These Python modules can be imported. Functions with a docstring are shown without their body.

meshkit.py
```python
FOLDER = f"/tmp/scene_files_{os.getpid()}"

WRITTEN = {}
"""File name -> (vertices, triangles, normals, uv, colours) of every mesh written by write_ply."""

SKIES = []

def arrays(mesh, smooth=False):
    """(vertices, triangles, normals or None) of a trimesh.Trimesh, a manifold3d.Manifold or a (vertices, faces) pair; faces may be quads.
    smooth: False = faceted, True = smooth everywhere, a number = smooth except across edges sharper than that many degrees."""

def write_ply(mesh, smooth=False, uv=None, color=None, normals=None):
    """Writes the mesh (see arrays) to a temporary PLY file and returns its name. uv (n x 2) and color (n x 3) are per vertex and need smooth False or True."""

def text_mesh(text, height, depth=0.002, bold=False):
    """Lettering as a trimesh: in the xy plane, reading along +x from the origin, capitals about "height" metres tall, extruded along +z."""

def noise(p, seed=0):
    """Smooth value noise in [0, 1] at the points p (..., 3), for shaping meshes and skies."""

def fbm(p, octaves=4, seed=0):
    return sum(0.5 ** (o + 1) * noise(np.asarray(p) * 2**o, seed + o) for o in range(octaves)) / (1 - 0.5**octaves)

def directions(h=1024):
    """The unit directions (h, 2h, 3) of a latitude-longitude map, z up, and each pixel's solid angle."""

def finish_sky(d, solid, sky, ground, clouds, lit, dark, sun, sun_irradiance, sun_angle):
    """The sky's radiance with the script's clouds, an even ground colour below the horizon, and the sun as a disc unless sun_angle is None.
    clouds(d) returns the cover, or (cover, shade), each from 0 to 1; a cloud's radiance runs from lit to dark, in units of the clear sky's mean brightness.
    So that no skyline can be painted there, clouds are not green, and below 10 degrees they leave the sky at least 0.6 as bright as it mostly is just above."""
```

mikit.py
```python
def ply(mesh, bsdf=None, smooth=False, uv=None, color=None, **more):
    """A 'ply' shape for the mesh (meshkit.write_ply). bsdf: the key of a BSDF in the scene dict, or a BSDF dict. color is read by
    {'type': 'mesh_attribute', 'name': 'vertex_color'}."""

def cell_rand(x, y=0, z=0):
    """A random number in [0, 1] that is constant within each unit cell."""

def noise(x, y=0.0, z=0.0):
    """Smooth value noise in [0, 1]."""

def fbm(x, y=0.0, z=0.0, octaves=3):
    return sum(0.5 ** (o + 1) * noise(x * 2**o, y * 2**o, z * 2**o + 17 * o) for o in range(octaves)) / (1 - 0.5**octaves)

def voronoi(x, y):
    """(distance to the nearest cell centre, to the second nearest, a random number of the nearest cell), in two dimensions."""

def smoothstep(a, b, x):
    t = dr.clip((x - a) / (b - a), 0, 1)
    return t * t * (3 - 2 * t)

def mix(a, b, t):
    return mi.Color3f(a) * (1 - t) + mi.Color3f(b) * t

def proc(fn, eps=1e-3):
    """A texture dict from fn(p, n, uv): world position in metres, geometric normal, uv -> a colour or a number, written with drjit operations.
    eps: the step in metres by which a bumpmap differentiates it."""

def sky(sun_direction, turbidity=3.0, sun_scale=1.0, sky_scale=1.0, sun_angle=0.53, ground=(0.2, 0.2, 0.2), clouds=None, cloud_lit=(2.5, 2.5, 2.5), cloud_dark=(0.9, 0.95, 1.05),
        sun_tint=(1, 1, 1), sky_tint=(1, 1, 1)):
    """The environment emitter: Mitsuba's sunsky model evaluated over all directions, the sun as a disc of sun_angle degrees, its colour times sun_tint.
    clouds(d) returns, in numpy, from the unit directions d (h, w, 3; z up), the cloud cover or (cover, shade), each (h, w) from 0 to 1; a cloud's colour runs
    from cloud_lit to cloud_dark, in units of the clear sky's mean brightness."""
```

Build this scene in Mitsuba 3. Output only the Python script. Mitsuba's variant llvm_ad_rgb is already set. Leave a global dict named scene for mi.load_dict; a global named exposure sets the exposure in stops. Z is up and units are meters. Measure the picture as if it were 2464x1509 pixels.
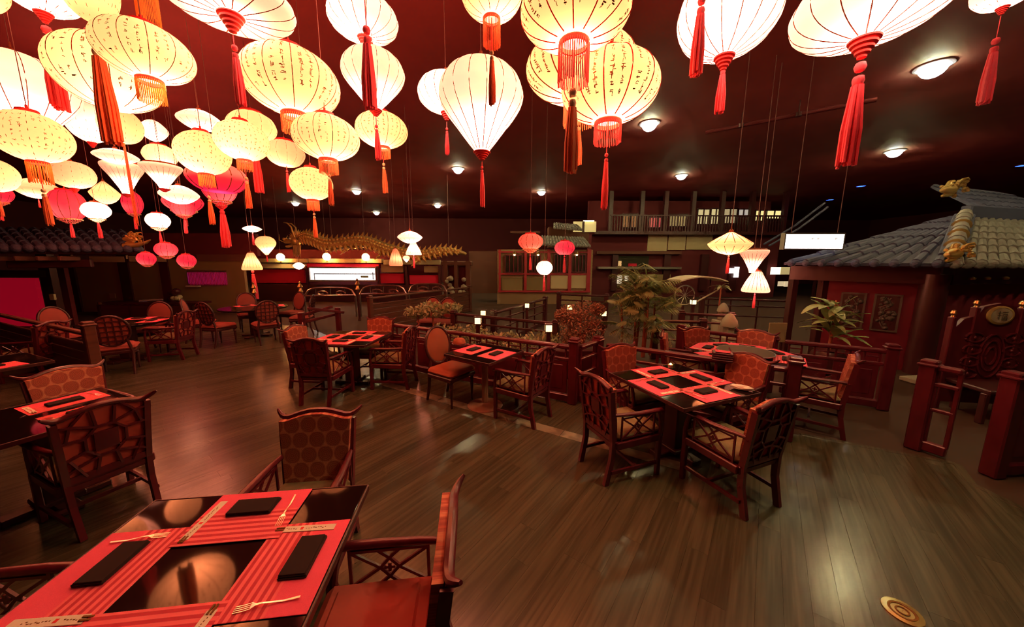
import math, random
import numpy as np, trimesh, drjit as dr, mitsuba as mi, mikit, meshkit
from scipy.interpolate import PchipInterpolator
from shapely import affinity
from shapely.geometry import Polygon, box as sbox

T = mi.ScalarTransform4f
rng = random.Random(7)
nrng = np.random.default_rng(11)

# ------------------------------------------------------------------ camera, light, exposure
exposure = 0.0
FPX, PITCH, ROLL, CAMZ, W, H = 808.5, 0.1567, 0.0044, 1.948, 2464, 1509
FW = np.array([0, math.cos(PITCH), -math.sin(PITCH)])
UP0 = np.array([0, math.sin(PITCH), math.cos(PITCH)])
RX = math.cos(ROLL) * np.array([1.0, 0, 0]) + math.sin(ROLL) * UP0
UP = -math.sin(ROLL) * np.array([1.0, 0, 0]) + math.cos(ROLL) * UP0
CAM = np.array([0, 0, CAMZ])
scene = {'camera': {'type': 'perspective', 'fov': math.degrees(2 * math.atan(W / 2 / FPX)), 'fov_axis': 'x', 'near_clip': 0.05, 'far_clip': 200.0,
                    'to_world': T().look_at(CAM.tolist(), (CAM + FW).tolist(), UP.tolist())},
         'night_air': {'type': 'constant', 'radiance': {'type': 'rgb', 'value': [0.0005, 0.0001, 0.0001]}}}
labels = {}
LANTERN_POWER = 1.0
DOWNLIGHT = (265.0, 216.0, 98.0)
CEIL = 5.5
LOW = -0.004         # level of the floor beyond the platform


def ray(px, py):
    return FW + RX * (px - W / 2) / FPX - UP * (py - H / 2) / FPX


def at(px, py, z=0.0):          # a measured pixel -> the point at height z
    d = ray(px, py)
    return CAM + d * (z - CAMZ) / d[2]


def pt(px, py, y):              # a measured pixel -> the point at distance y
    d = ray(px, py)
    return CAM + d * y / d[1]


# ------------------------------------------------------------------ materials
def rgb(*c):
    return {'type': 'rgb', 'value': [float(x) for x in c]}


def mat(key, color, rough=0.5, metal=0.0, spec=0.5, sheen=0.0, coat=0.0):
    d = {'type': 'principled', 'base_color': color if isinstance(color, dict) else rgb(*color), 'roughness': rough, 'specular': spec}
    if metal:
        d['metallic'] = metal
    if coat:
        d['clearcoat'] = coat
    if sheen:
        d['sheen'] = sheen
    scene['material_' + key] = {'type': 'twosided', 'bsdf': d}


E1 = np.array([0.602, 0.799])       # the room's axes: planks run along E1
E2 = np.array([-0.799, 0.602])
PW, PL = 0.13, 1.6


def plank_tone(p, n, uv):
    a = p.x * E1[0] + p.y * E1[1]
    b = p.x * E2[0] + p.y * E2[1]
    row = dr.floor(b / PW)
    col = dr.floor((a + mikit.cell_rand(row, 5) * PL) / PL)
    t = mikit.cell_rand(row, col, 9)
    g = mikit.fbm(a * 2.2 + 31 * t, b * 55, 3)
    g2 = mikit.fbm(a * 0.9, b * 9, 7)
    c = mikit.mix((0.032, 0.028, 0.017), (0.066, 0.055, 0.032), mikit.smoothstep(0.15, 0.9, 0.25 * t + 0.75 * g))
    return c * (0.62 + 0.76 * g2)


def mat_stripes(p, n, uv):
    s = 0.5 + 0.5 * dr.sin((uv.y - 0.42) * 2 * math.pi * 11)
    band = mikit.smoothstep(0.42, 0.44, uv.y)
    weave = mikit.noise(uv.x * 260, uv.y * 190)
    plain = mikit.mix((0.82, 0.080, 0.16), (0.90, 0.105, 0.19), weave)
    lines = mikit.mix((0.56, 0.040, 0.070), (0.92, 0.17, 0.21), mikit.smoothstep(0.3, 0.65, s))
    return mikit.mix(plain, lines, band)


def circles(p, n, uv):
    x, y = uv.x * 4.2, uv.y * 4.2
    row = dr.floor(y / 0.87)
    fx = x + 0.5 * (row - 2 * dr.floor(row / 2))
    cx = fx - dr.floor(fx) - 0.5
    cy = (y / 0.87 - row - 0.5) * 0.87
    r = dr.sqrt(cx * cx + cy * cy)
    ring = 0.5 + 0.5 * dr.sin(r * 62)
    inside = mikit.smoothstep(0.49, 0.45, r)
    c = mikit.mix((0.52, 0.20, 0.125), mikit.mix((0.28, 0.058, 0.045), (0.39, 0.095, 0.062), ring), inside)
    return c * (0.8 + 0.4 * mikit.noise(uv.x * 160, uv.y * 160))


def wood_grain(p, n, uv):
    g = mikit.fbm(p.x * 14 + p.z * 2, p.y * 14 + p.z * 2, p.z * 3)
    return mikit.mix((0.058, 0.005, 0.011), (0.105, 0.010, 0.017), g)


def olive_fabric(p, n, uv):
    g = mikit.fbm(p.x * 30, p.y * 30, p.z * 30)
    return mikit.mix((0.13, 0.095, 0.050), (0.20, 0.145, 0.075), g)


def ceiling_paint(p, n, uv):
    g = mikit.fbm(p.x * 1.3, p.y * 1.3, 2)
    return mikit.mix((0.16, 0.022, 0.027), (0.215, 0.032, 0.036), g)


def dark_boards(p, n, uv):
    g = mikit.fbm(p.x * 3, p.y * 3, p.z * 24)
    return mikit.mix((0.055, 0.016, 0.010), (0.11, 0.030, 0.018), g)


def marble(p, n, uv):
    g = mikit.fbm(p.x * 9, p.y * 9, 4)
    return mikit.mix((0.13, 0.10, 0.07), (0.24, 0.19, 0.13), mikit.smoothstep(0.3, 0.7, g))


mat('plank', mikit.proc(plank_tone), 0.24, spec=0.6)
mat('placemat', mikit.proc(mat_stripes), 0.75, spec=0.2)
mat('circle_fabric', mikit.proc(circles), 0.75, spec=0.2)
mat('red_wood', mikit.proc(wood_grain), 0.30)
mat('olive_fabric', mikit.proc(olive_fabric), 0.85, spec=0.2)
mat('ceiling_paint', mikit.proc(ceiling_paint), 0.7, spec=0.25)
mat('dark_boards', mikit.proc(dark_boards), 0.42, spec=0.45)
mat('floor_brown', (0.045, 0.022, 0.016), 0.75, spec=0.12)
mat('turntable_glass', (0.055, 0.045, 0.026), 0.6, spec=0.1)
mat('steel_red_lit', (0.30, 0.12, 0.08), 0.4)  # steel column and base; the reddish light on them is put into this colour
mat('marble', mikit.proc(marble), 0.35)
mat('red_pad', (0.28, 0.062, 0.052), 0.8, spec=0.2)
mat('orange_pad', (0.30, 0.070, 0.038), 0.75, spec=0.2)
mat('back_cloth', (0.42, 0.075, 0.062), 0.85, spec=0.2)
mat('black_lacquer', (0.006, 0.003, 0.003), 0.045, spec=0.30)
mat('house_red', (0.115, 0.003, 0.012), 0.6, spec=0.3)
mat('dark_wood', (0.045, 0.008, 0.010), 0.35)
mat('napkin', (0.020, 0.010, 0.010), 0.9, spec=0.15)
mat('silver', (0.75, 0.70, 0.66), 0.22, metal=1.0)
mat('steel', (0.42, 0.36, 0.32), 0.35, metal=1.0)
mat('brass', (0.72, 0.46, 0.18), 0.30, metal=1.0)
mat('gold', (0.85, 0.55, 0.17), 0.38, metal=0.5)
mat('relief', (0.07, 0.045, 0.035), 0.6)
mat('gold_dark', (0.50, 0.32, 0.11), 0.5, metal=0.3)
mat('paper', (0.80, 0.74, 0.62), 0.7, spec=0.2)
mat('ink', (0.05, 0.02, 0.015), 0.8, spec=0.1)
mat('ink_brown', (0.16, 0.07, 0.02), 0.8, spec=0.1)
mat('rib', (0.20, 0.05, 0.02), 0.6, spec=0.2)
mat('tassel_pink', (0.95, 0.10, 0.17), 0.6, sheen=0.6)
mat('tassel_orange', (0.95, 0.24, 0.11), 0.6, sheen=0.6)
mat('fringe_gold', (0.95, 0.42, 0.10), 0.6, sheen=0.6)
mat('red_brocade', (0.72, 0.03, 0.04), 0.6)
mat('bead_white', (0.86, 0.78, 0.58), 0.25)
mat('cord', (0.16, 0.07, 0.065), 0.7)
mat('lacquer_red', (0.34, 0.018, 0.03), 0.45)
mat('wall_red', (0.62, 0.014, 0.050), 0.6, spec=0.3)
mat('wall_dark', (0.095, 0.014, 0.018), 0.8, spec=0.2)
mat('wall_brown', (0.12, 0.050, 0.035), 0.7, spec=0.2)
mat('wall_olive', (0.22, 0.155, 0.07), 0.7, spec=0.2)
mat('plaster', (0.62, 0.50, 0.30), 0.8, spec=0.2)
mat('plaster_dim', (0.30, 0.20, 0.11), 0.8, spec=0.2)
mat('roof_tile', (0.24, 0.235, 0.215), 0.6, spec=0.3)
mat('roof_tile_shaded', (0.05, 0.054, 0.10), 0.6, spec=0.3)  # darker copy of roof_tile: lack of light and blue tint put into colour
mat('leaf_green', (0.30, 0.36, 0.15), 0.5)
mat('leaf_pale', (0.42, 0.42, 0.24), 0.55)
mat('leaf_red', (0.34, 0.15, 0.085), 0.6)
mat('cane', (0.42, 0.10, 0.05), 0.5)
mat('stone', (0.34, 0.30, 0.22), 0.75, spec=0.25)
mat('canvas', (0.62, 0.52, 0.38), 0.85, spec=0.2)
mat('violet_cloth', (0.55, 0.03, 0.22), 0.8, spec=0.2)
mat('glyph', (0.10, 0.08, 0.05), 0.6)
mat('cream', (0.72, 0.66, 0.46), 0.55)
mat('shade_silk', (0.55, 0.45, 0.30), 0.8, spec=0.15)
mat('shade_red', (0.55, 0.05, 0.06), 0.8, spec=0.15)
mat('tea_glass', (0.03, 0.028, 0.018), 0.25, spec=0.12)
mat('lens_white', (0.8, 0.8, 0.8), 0.6)


def glow(r, g, b, w=1.0):
    return {'type': 'area', 'radiance': rgb(r, g, b), 'sampling_weight': float(w)}


# ------------------------------------------------------------------ mesh helpers
def cat(*ms):
    out = []
    for m in ms:
        out.extend(m if isinstance(m, (list, tuple)) else [m])
    return trimesh.util.concatenate(out) if len(out) > 1 else out[0]


def mv(m, x=0, y=0, z=0, rx=0, ry=0, rz=0, s=None):
    m = m.copy()
    if s is not None:
        m.apply_scale(s)
    for ang, ax in ((rx, [1, 0, 0]), (ry, [0, 1, 0]), (rz, [0, 0, 1])):
        if ang:
            m.apply_transform(trimesh.transformations.rotation_matrix(math.radians(ang), ax))
    m.apply_translation([x, y, z])
    return m


def bx(sx, sy, sz, x=0, y=0, z=0, rz=0, rx=0, ry=0):     # z = centre
    return mv(trimesh.creation.box((sx, sy, sz)), x, y, z, rx, ry, rz)


def cbox(sx, sy, sz, x=0, y=0, z=0, c=0.008, rz=0, rx=0, ry=0):     # chamfered box
    c = min(c, sx / 2.2, sy / 2.2, sz / 2.2)
    p = []
    for i in (-1, 1):
        for j in (-1, 1):
            for k in (-1, 1):
                h = np.array([i * sx / 2, j * sy / 2, k * sz / 2])
                g = np.array([i, j, k]) * c
                for ax in range(3):
                    q = h - g
                    q[ax] = h[ax]
                    p.append(q)
    m = trimesh.convex.convex_hull(np.array(p))
    return mv(m, x, y, z, rx, ry, rz)


def tube(pts, r, n=8, closed=False, flat=1.0):
    pts = np.asarray(pts, float)
    k = len(pts)
    r = np.broadcast_to(np.asarray(r, float), (k,))
    if closed:
        tan = np.roll(pts, -1, 0) - np.roll(pts, 1, 0)
    else:
        tan = np.gradient(pts, axis=0)
    tan /= np.linalg.norm(tan, axis=1, keepdims=True) + 1e-12
    ref = np.array([0, 0, 1.0]) if np.abs(tan[:, 2]).mean() < 0.8 else np.array([0, 1.0, 0])
    a = np.cross(tan, ref)
    a /= np.linalg.norm(a, axis=1, keepdims=True) + 1e-12
    b = np.cross(a, tan)
    ang = np.arange(n) * 2 * math.pi / n
    v = pts[:, None] + r[:, None, None] * (np.cos(ang)[None, :, None] * a[:, None] + flat * np.sin(ang)[None, :, None] * b[:, None])
    v = v.reshape(-1, 3)
    f = []
    for i in range(k if closed else k - 1):
        i2 = (i + 1) % k
        for j in range(n):
            j2 = (j + 1) % n
            f += [[i * n + j, i * n + j2, i2 * n + j2], [i * n + j, i2 * n + j2, i2 * n + j]]
    if not closed:
        c0, c1 = len(v), len(v) + 1
        v = np.vstack([v, pts[0], pts[-1]])
        for j in range(n):
            j2 = (j + 1) % n
            f += [[c0, j2, j], [c1, (k - 1) * n + j, (k - 1) * n + j2]]
    m = trimesh.Trimesh(v, f, process=False)
    m.fix_normals() if False else None
    return m


def bar(p0, p1, w, d=None, up=(0, 0, 1), c=None):            # square bar from p0 to p1
    p0, p1 = np.asarray(p0, float), np.asarray(p1, float)
    d = w if d is None else d
    t = p1 - p0
    L = np.linalg.norm(t)
    t = t / L
    up = np.array(up, float)
    if abs(t @ up) > 0.95:
        up = np.array([0, 1.0, 0])
    a = np.cross(t, up)
    a /= np.linalg.norm(a)
    b = np.cross(a, t)
    m = cbox(w, L, d, c=c) if c else trimesh.creation.box((w, L, d))
    M = np.eye(4)
    M[:3, 0], M[:3, 1], M[:3, 2], M[:3, 3] = a, t, b, (p0 + p1) / 2
    m.apply_transform(M)
    return m


def lathe(prof, n=24, lobes=0, amp=0.0, ph=0.0, cap=True):               # prof: (r, z) from top to bottom or the reverse
    prof = np.asarray(prof, float)
    if prof[0, 1] > prof[-1, 1]:
        prof = prof[::-1]
    ang = np.arange(n) * 2 * math.pi / n
    mod = 1 - amp * (0.5 - 0.5 * np.abs(np.sin(lobes * ang / 2 + ph))) * 2 if lobes else np.ones(n)
    k = len(prof)
    v = np.stack([prof[:, :1] * np.cos(ang) * mod, prof[:, :1] * np.sin(ang) * mod, np.repeat(prof[:, 1:], n, 1)], -1).reshape(-1, 3)
    f = []
    for i in range(k - 1):
        for j in range(n):
            j2 = (j + 1) % n
            f += [[i * n + j, i * n + j2, (i + 1) * n + j2], [i * n + j, (i + 1) * n + j2, (i + 1) * n + j]]
    if not cap:
        return trimesh.Trimesh(v, f, process=False)
    c0, c1 = len(v), len(v) + 1
    v = np.vstack([v, [0, 0, prof[0, 1]], [0, 0, prof[-1, 1]]])
    for j in range(n):
        j2 = (j + 1) % n
        f += [[c0, j2, j], [c1, (k - 1) * n + j, (k - 1) * n + j2]]
    return trimesh.Trimesh(v, f, process=False)


def hoop(prof, n=24):                                          # a closed profile turned to an open hoop
    return lathe([*prof, prof[0]], n, cap=False)


def disc(r, t, x=0, y=0, z=0, n=32):
    c = min(0.004, t / 3)
    return mv(lathe([(r - c, -t / 2), (r, -t / 2 + c), (r, t / 2 - c), (r - c, t / 2)], n), x, y, z)


def prism(poly, t, uvscale=None):
    poly = poly if isinstance(poly, Polygon) else Polygon(poly)
    return trimesh.creation.extrude_polygon(poly, t, engine='earcut')


def ball(r, x=0, y=0, z=0, n=2):
    return mv(trimesh.creation.icosphere(n, r), x, y, z)


def mtx(x=0, y=0, z=0, rz=0):
    M = trimesh.transformations.rotation_matrix(rz, [0, 0, 1])
    M[:3, 3] = [x, y, z]
    return M


def uvxz(m, x0, z0, s):
    return np.stack([(m.vertices[:, 0] - x0) / s, (m.vertices[:, 2] - z0) / s], 1)


# ------------------------------------------------------------------ registering things
used = {}


def key_of(name):
    n = used.get(name, -1) + 1
    used[name] = n
    return name if n == 0 else f'{name}_{n:03d}'


def part(holder, name, shape, M=None, label=None, kind=None):
    key = key_of(f'{holder}__{name}' if holder else name)
    if M is not None:
        shape = {**shape, 'to_world': T(np.asarray(M, float).tolist())}
    scene[key] = shape
    if label or kind:
        labels[key] = {}
        if label:
            labels[key]['label'] = label
        if kind:
            labels[key]['kind'] = kind
    return key


def thing(name, label, category, group=None, kind=None):
    key = key_of(name)
    labels[key] = {'label': label, 'category': category}
    if group:
        labels[key]['group'] = group
    if kind:
        labels[key]['kind'] = kind
    return key


def build(name, proto, M, label, category, group=None):
    key = thing(name, label, category, group)
    for p in proto:
        part(key, p[0], p[1], M, p[2] if len(p) > 2 else None, p[3] if len(p) > 3 else None)
    return key


def single(name, shape, label, category, group=None, M=None, kind=None):
    key = thing(name, label, category, group, kind)
    scene[key] = {**shape, 'to_world': T(np.asarray(M, float).tolist())} if M is not None else shape
    return key


def struct(name, shape):
    scene[name] = shape
    labels[name] = {'kind': 'structure'}
    used[name] = 0
    return name


def P(mesh, material, smooth=False, **more):
    return mikit.ply(mesh, 'material_' + material, smooth, **more)

# ------------------------------------------------------------------ the room
L0 = np.array([0.80, 4.45])          # the back edge of the platform runs through here
LD = np.array([0.83, -0.558])


def slab(poly, z0, z1):
    return mv(prism(poly, z1 - z0), z=z0)


platform = Polygon([(-11.5, -3.0), (4.1, -3.0), (4.1, 2.72), (4.36, 3.02), (3.30, 3.58), (3.05, 3.62), (1.22, 4.78), (0.86, 4.44), (-2.3, 6.2), (-6.0, 9.7), (-9.6, 10.6), (-11.5, 9.8)])
struct('floor', P(slab(platform, -0.12, -0.012), 'dark_wood'))
struct('floor_lower', P(slab(sbox(-31, -5, 31, 30).difference(platform), LOW - 0.1, LOW), 'floor_brown'))
struct('ceiling', P(bx(64, 44, 0.1, 0, 16, CEIL + 0.05), 'ceiling_paint'))
struct('wall_back', P(bx(64, 0.2, CEIL - LOW, 0, 30, (CEIL + LOW) / 2), 'wall_dark'))
struct('wall_left', P(bx(0.2, 44, CEIL - LOW, -31, 16, (CEIL + LOW) / 2), 'wall_dark'))
struct('wall_right', P(bx(0.2, 44, CEIL - LOW, 31, 16, (CEIL + LOW) / 2), 'wall_dark'))
struct('wall_front', P(bx(64, 0.2, CEIL - LOW, 0, -5, (CEIL + LOW) / 2), 'wall_dark'))

# floor boards: the nearest 300 are parts, the rest one field
boards = []
inner = platform.buffer(-0.02)
R2 = np.array([[E1[0], E2[0]], [E1[1], E2[1]]])          # (a, b) -> (x, y)
ab = affinity.affine_transform(inner, [E1[0], E1[1], E2[0], E2[1], 0, 0])
a0, b0, a1, b1 = ab.bounds


def cell_rand_np(x, y):
    h = ((int(x) + 1000000) * 374761393 + (int(y) + 1000000) * 668265263 + 1000000 * 2147483647) & 0xFFFFFFFF
    h = ((h ^ (h >> 13)) * 1274126177) & 0xFFFFFFFF
    return ((h ^ (h >> 16)) & 0xFFFFFF) / 16777215.0


for row in range(int(b0 / PW) - 1, int(b1 / PW) + 2):
    off = cell_rand_np(row, 5) * PL
    for col in range(int((a0 + off) / PL) - 2, int((a1 + off) / PL) + 2):
        q = sbox(col * PL - off + 0.0006, row * PW + 0.0006, (col + 1) * PL - off - 0.0006, (row + 1) * PW - 0.0006).intersection(ab)
        if q.is_empty or q.geom_type != 'Polygon' or q.area < 0.002:
            continue
        q = affinity.affine_transform(q, [E1[0], E2[0], E1[1], E2[1], 0, 0])
        c = q.centroid
        d = math.hypot(c.x, c.y)
        vis = c.y > 0.5 and abs(c.x) < 1.55 * c.y + 0.5
        boards.append((d + (0 if vis else 50), q))
boards.sort(key=lambda b: b[0])
for d, q in boards[:300]:
    part('floor', 'plank', P(slab(q, -0.012, 0.0 + 0.0006 * rng.random()), 'plank'))
part('floor', 'plank_field', P(cat([slab(q, -0.012, 0.0) for d, q in boards[300:]]), 'plank'), kind='stuff')

# pale inlay strip and the nosing on the platform's edge
s0, s1 = at(985, 940)[:2], at(1600, 1112)[:2]
t = (s1 - s0) / np.linalg.norm(s1 - s0)
n_ = np.array([-t[1], t[0]])
s0, s1 = s0 - t * 0.6, s1 + t * 0.15
for i in range(7):
    pa, pb = s0 + (s1 - s0) * i / 7, s0 + (s1 - s0) * (i + 0.985) / 7
    part('floor', 'inlay_tile', P(slab(Polygon([pa + n_ * 0.075, pb + n_ * 0.075, pb - n_ * 0.075, pa - n_ * 0.075]), -0.004, 0.0022), 'marble'))
e = [np.array(p) for p in ((3.30, 3.58), (4.36, 3.02), (4.1, 2.72), (4.1, 1.0))]
struct('trim_1', P(cat([bar([*a, -0.012], [*b, -0.012], 0.07, 0.034, c=0.008) for a, b in zip(e[:-1], e[1:])]), 'plank'))

# round brass floor outlet
c = at(2171, 1473)
outlet = [('rim', P(mv(hoop([(0.058, 0), (0.085, 0), (0.083, 0.006), (0.060, 0.008), (0.058, 0.004)], 48), z=0.0), 'brass', 30)),
          ('cover', P(disc(0.059, 0.005, z=0.0035, n=48), 'brass', 30)),
          ('ring', P(mv(hoop([(0.046, 0), (0.057, 0), (0.056, 0.0045), (0.047, 0.0045)], 40), z=0.004), 'ink_brown', 30)),
          ('ring', P(mv(hoop([(0.022, 0), (0.030, 0), (0.029, 0.0045), (0.023, 0.0045)], 40), z=0.0055), 'ink_brown', 30)),
          ('latch', P(cbox(0.012, 0.004, 0.003, 0, 0, 0.008, 0.001), 'gold_dark'))]
build('floor_outlet', outlet, mtx(c[0], c[1], 0.001, 0.4), 'round brass floor outlet cover with concentric rings set in the planks', 'floor outlet')

# ceiling downlights (a regular grid)
dl_housing = P(hoop([(0.20, 0.0), (0.25, 0.0), (0.26, -0.02), (0.215, -0.035), (0.2, -0.01)], 32), 'lens_white', 30)
dl_lens = P(mv(lathe([(0.0, -0.18), (0.07, -0.168), (0.13, -0.13), (0.175, -0.07), (0.195, -0.005), (0.19, 0.012), (0.0, 0.012)], 32), z=-0.024), 'lens_white', True, emitter=glow(*DOWNLIGHT, w=6))
DL = [((2247, 158), 'largest ceiling downlight, at the right above the red house'), ((2153, 363), 'ceiling downlight beside the long pink tassel, above the roof ridge'),
      ((1563, 296), 'ceiling downlight right beside the round calligraphy lantern'), ((1640, 421), 'ceiling downlight above the balcony windows'),
      ((1102, 405), 'ceiling downlight left of the garlic shaped lantern tassel'), ((1303, 461), 'ceiling downlight above the small red lanterns'),
      ((858, 459), 'ceiling downlight above the golden dragon head'), ((1053, 493), 'ceiling downlight above the paired white pendant lanterns'),
      ((711, 488), 'ceiling downlight left of the oblong yellow lantern tassel'), ((906, 511), 'farthest ceiling downlight, above the dragon body')]
for q, lab in DL:
    p = at(*q, CEIL)
    build('ceiling_downlight', [('housing', dl_housing), ('lens', dl_lens)], mtx(p[0], p[1], CEIL - 0.001), lab, 'ceiling light', 'round ceiling downlights')
for x, y, lab in ((11.8, 4.1, 'ceiling downlight beyond the right edge over the tiled roof'), (3.0, 1.9, 'ceiling downlight above the upper edge over the right table')):
    build('ceiling_downlight', [('housing', dl_housing), ('lens', dl_lens)], mtx(x, y, CEIL - 0.001), lab, 'ceiling light', 'round ceiling downlights')
bl_lens = P(mv(lathe([(0.0, 0.0), (0.16, 0.0), (0.16, 0.012), (0.0, 0.012)], 24), z=-0.024), 'lens_white', emitter=glow(0.10, 0.45, 7.0, w=.3))
bl_housing = P(hoop([(0.16, -0.001), (0.165, -0.03), (0.20, -0.03), (0.20, -0.001)], 24), 'dark_wood', 30)
for q, lab in (((2072, 447), 'small blue ceiling spot between white downlight and roof ornament'), ((1997, 480), 'small blue ceiling spot above the white lit sign'), ((2461, 397), 'small blue ceiling spot at the right edge')):
    p = at(*q, CEIL)
    build('blue_spotlight', [('housing', bl_housing), ('lens', bl_lens)], mtx(p[0], p[1], CEIL - 0.001), lab, 'ceiling light', 'blue ceiling spots')

# faint pipe run under the ceiling
pa, pb = pt(1690, 412, 9.2), pt(2090, 362, 7.4)
pa[2] = pb[2] = CEIL - 0.3
pipe = key = thing('ceiling_pipe', 'thin grey pipe run hung below the dark ceiling beside the long pink tassel', 'pipe')
part(pipe, 'pipe_run', P(tube([pa, (pa + pb) / 2, pb], 0.045, 10), 'wall_dark', 40))
for f_ in (0.25, 0.6):
    q = pa + (pb - pa) * f_
    part(pipe, 'hanger', P(tube([q, q + [0, 0, 0.31]], 0.012, 6), 'dark_wood'))
    part(pipe, 'clamp', P(mv(hoop([(0.05, -0.04), (0.065, -0.04), (0.065, 0.04), (0.05, 0.04)], 12), *q), 'dark_wood'))

# ------------------------------------------------------------------ chairs
Z = np.array([0, 0, 1.0])


def seg_tube(pairs, r, n=5, flat=1.0):
    return cat([tube([a, b], r, n, flat=flat) for a, b in pairs])


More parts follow.
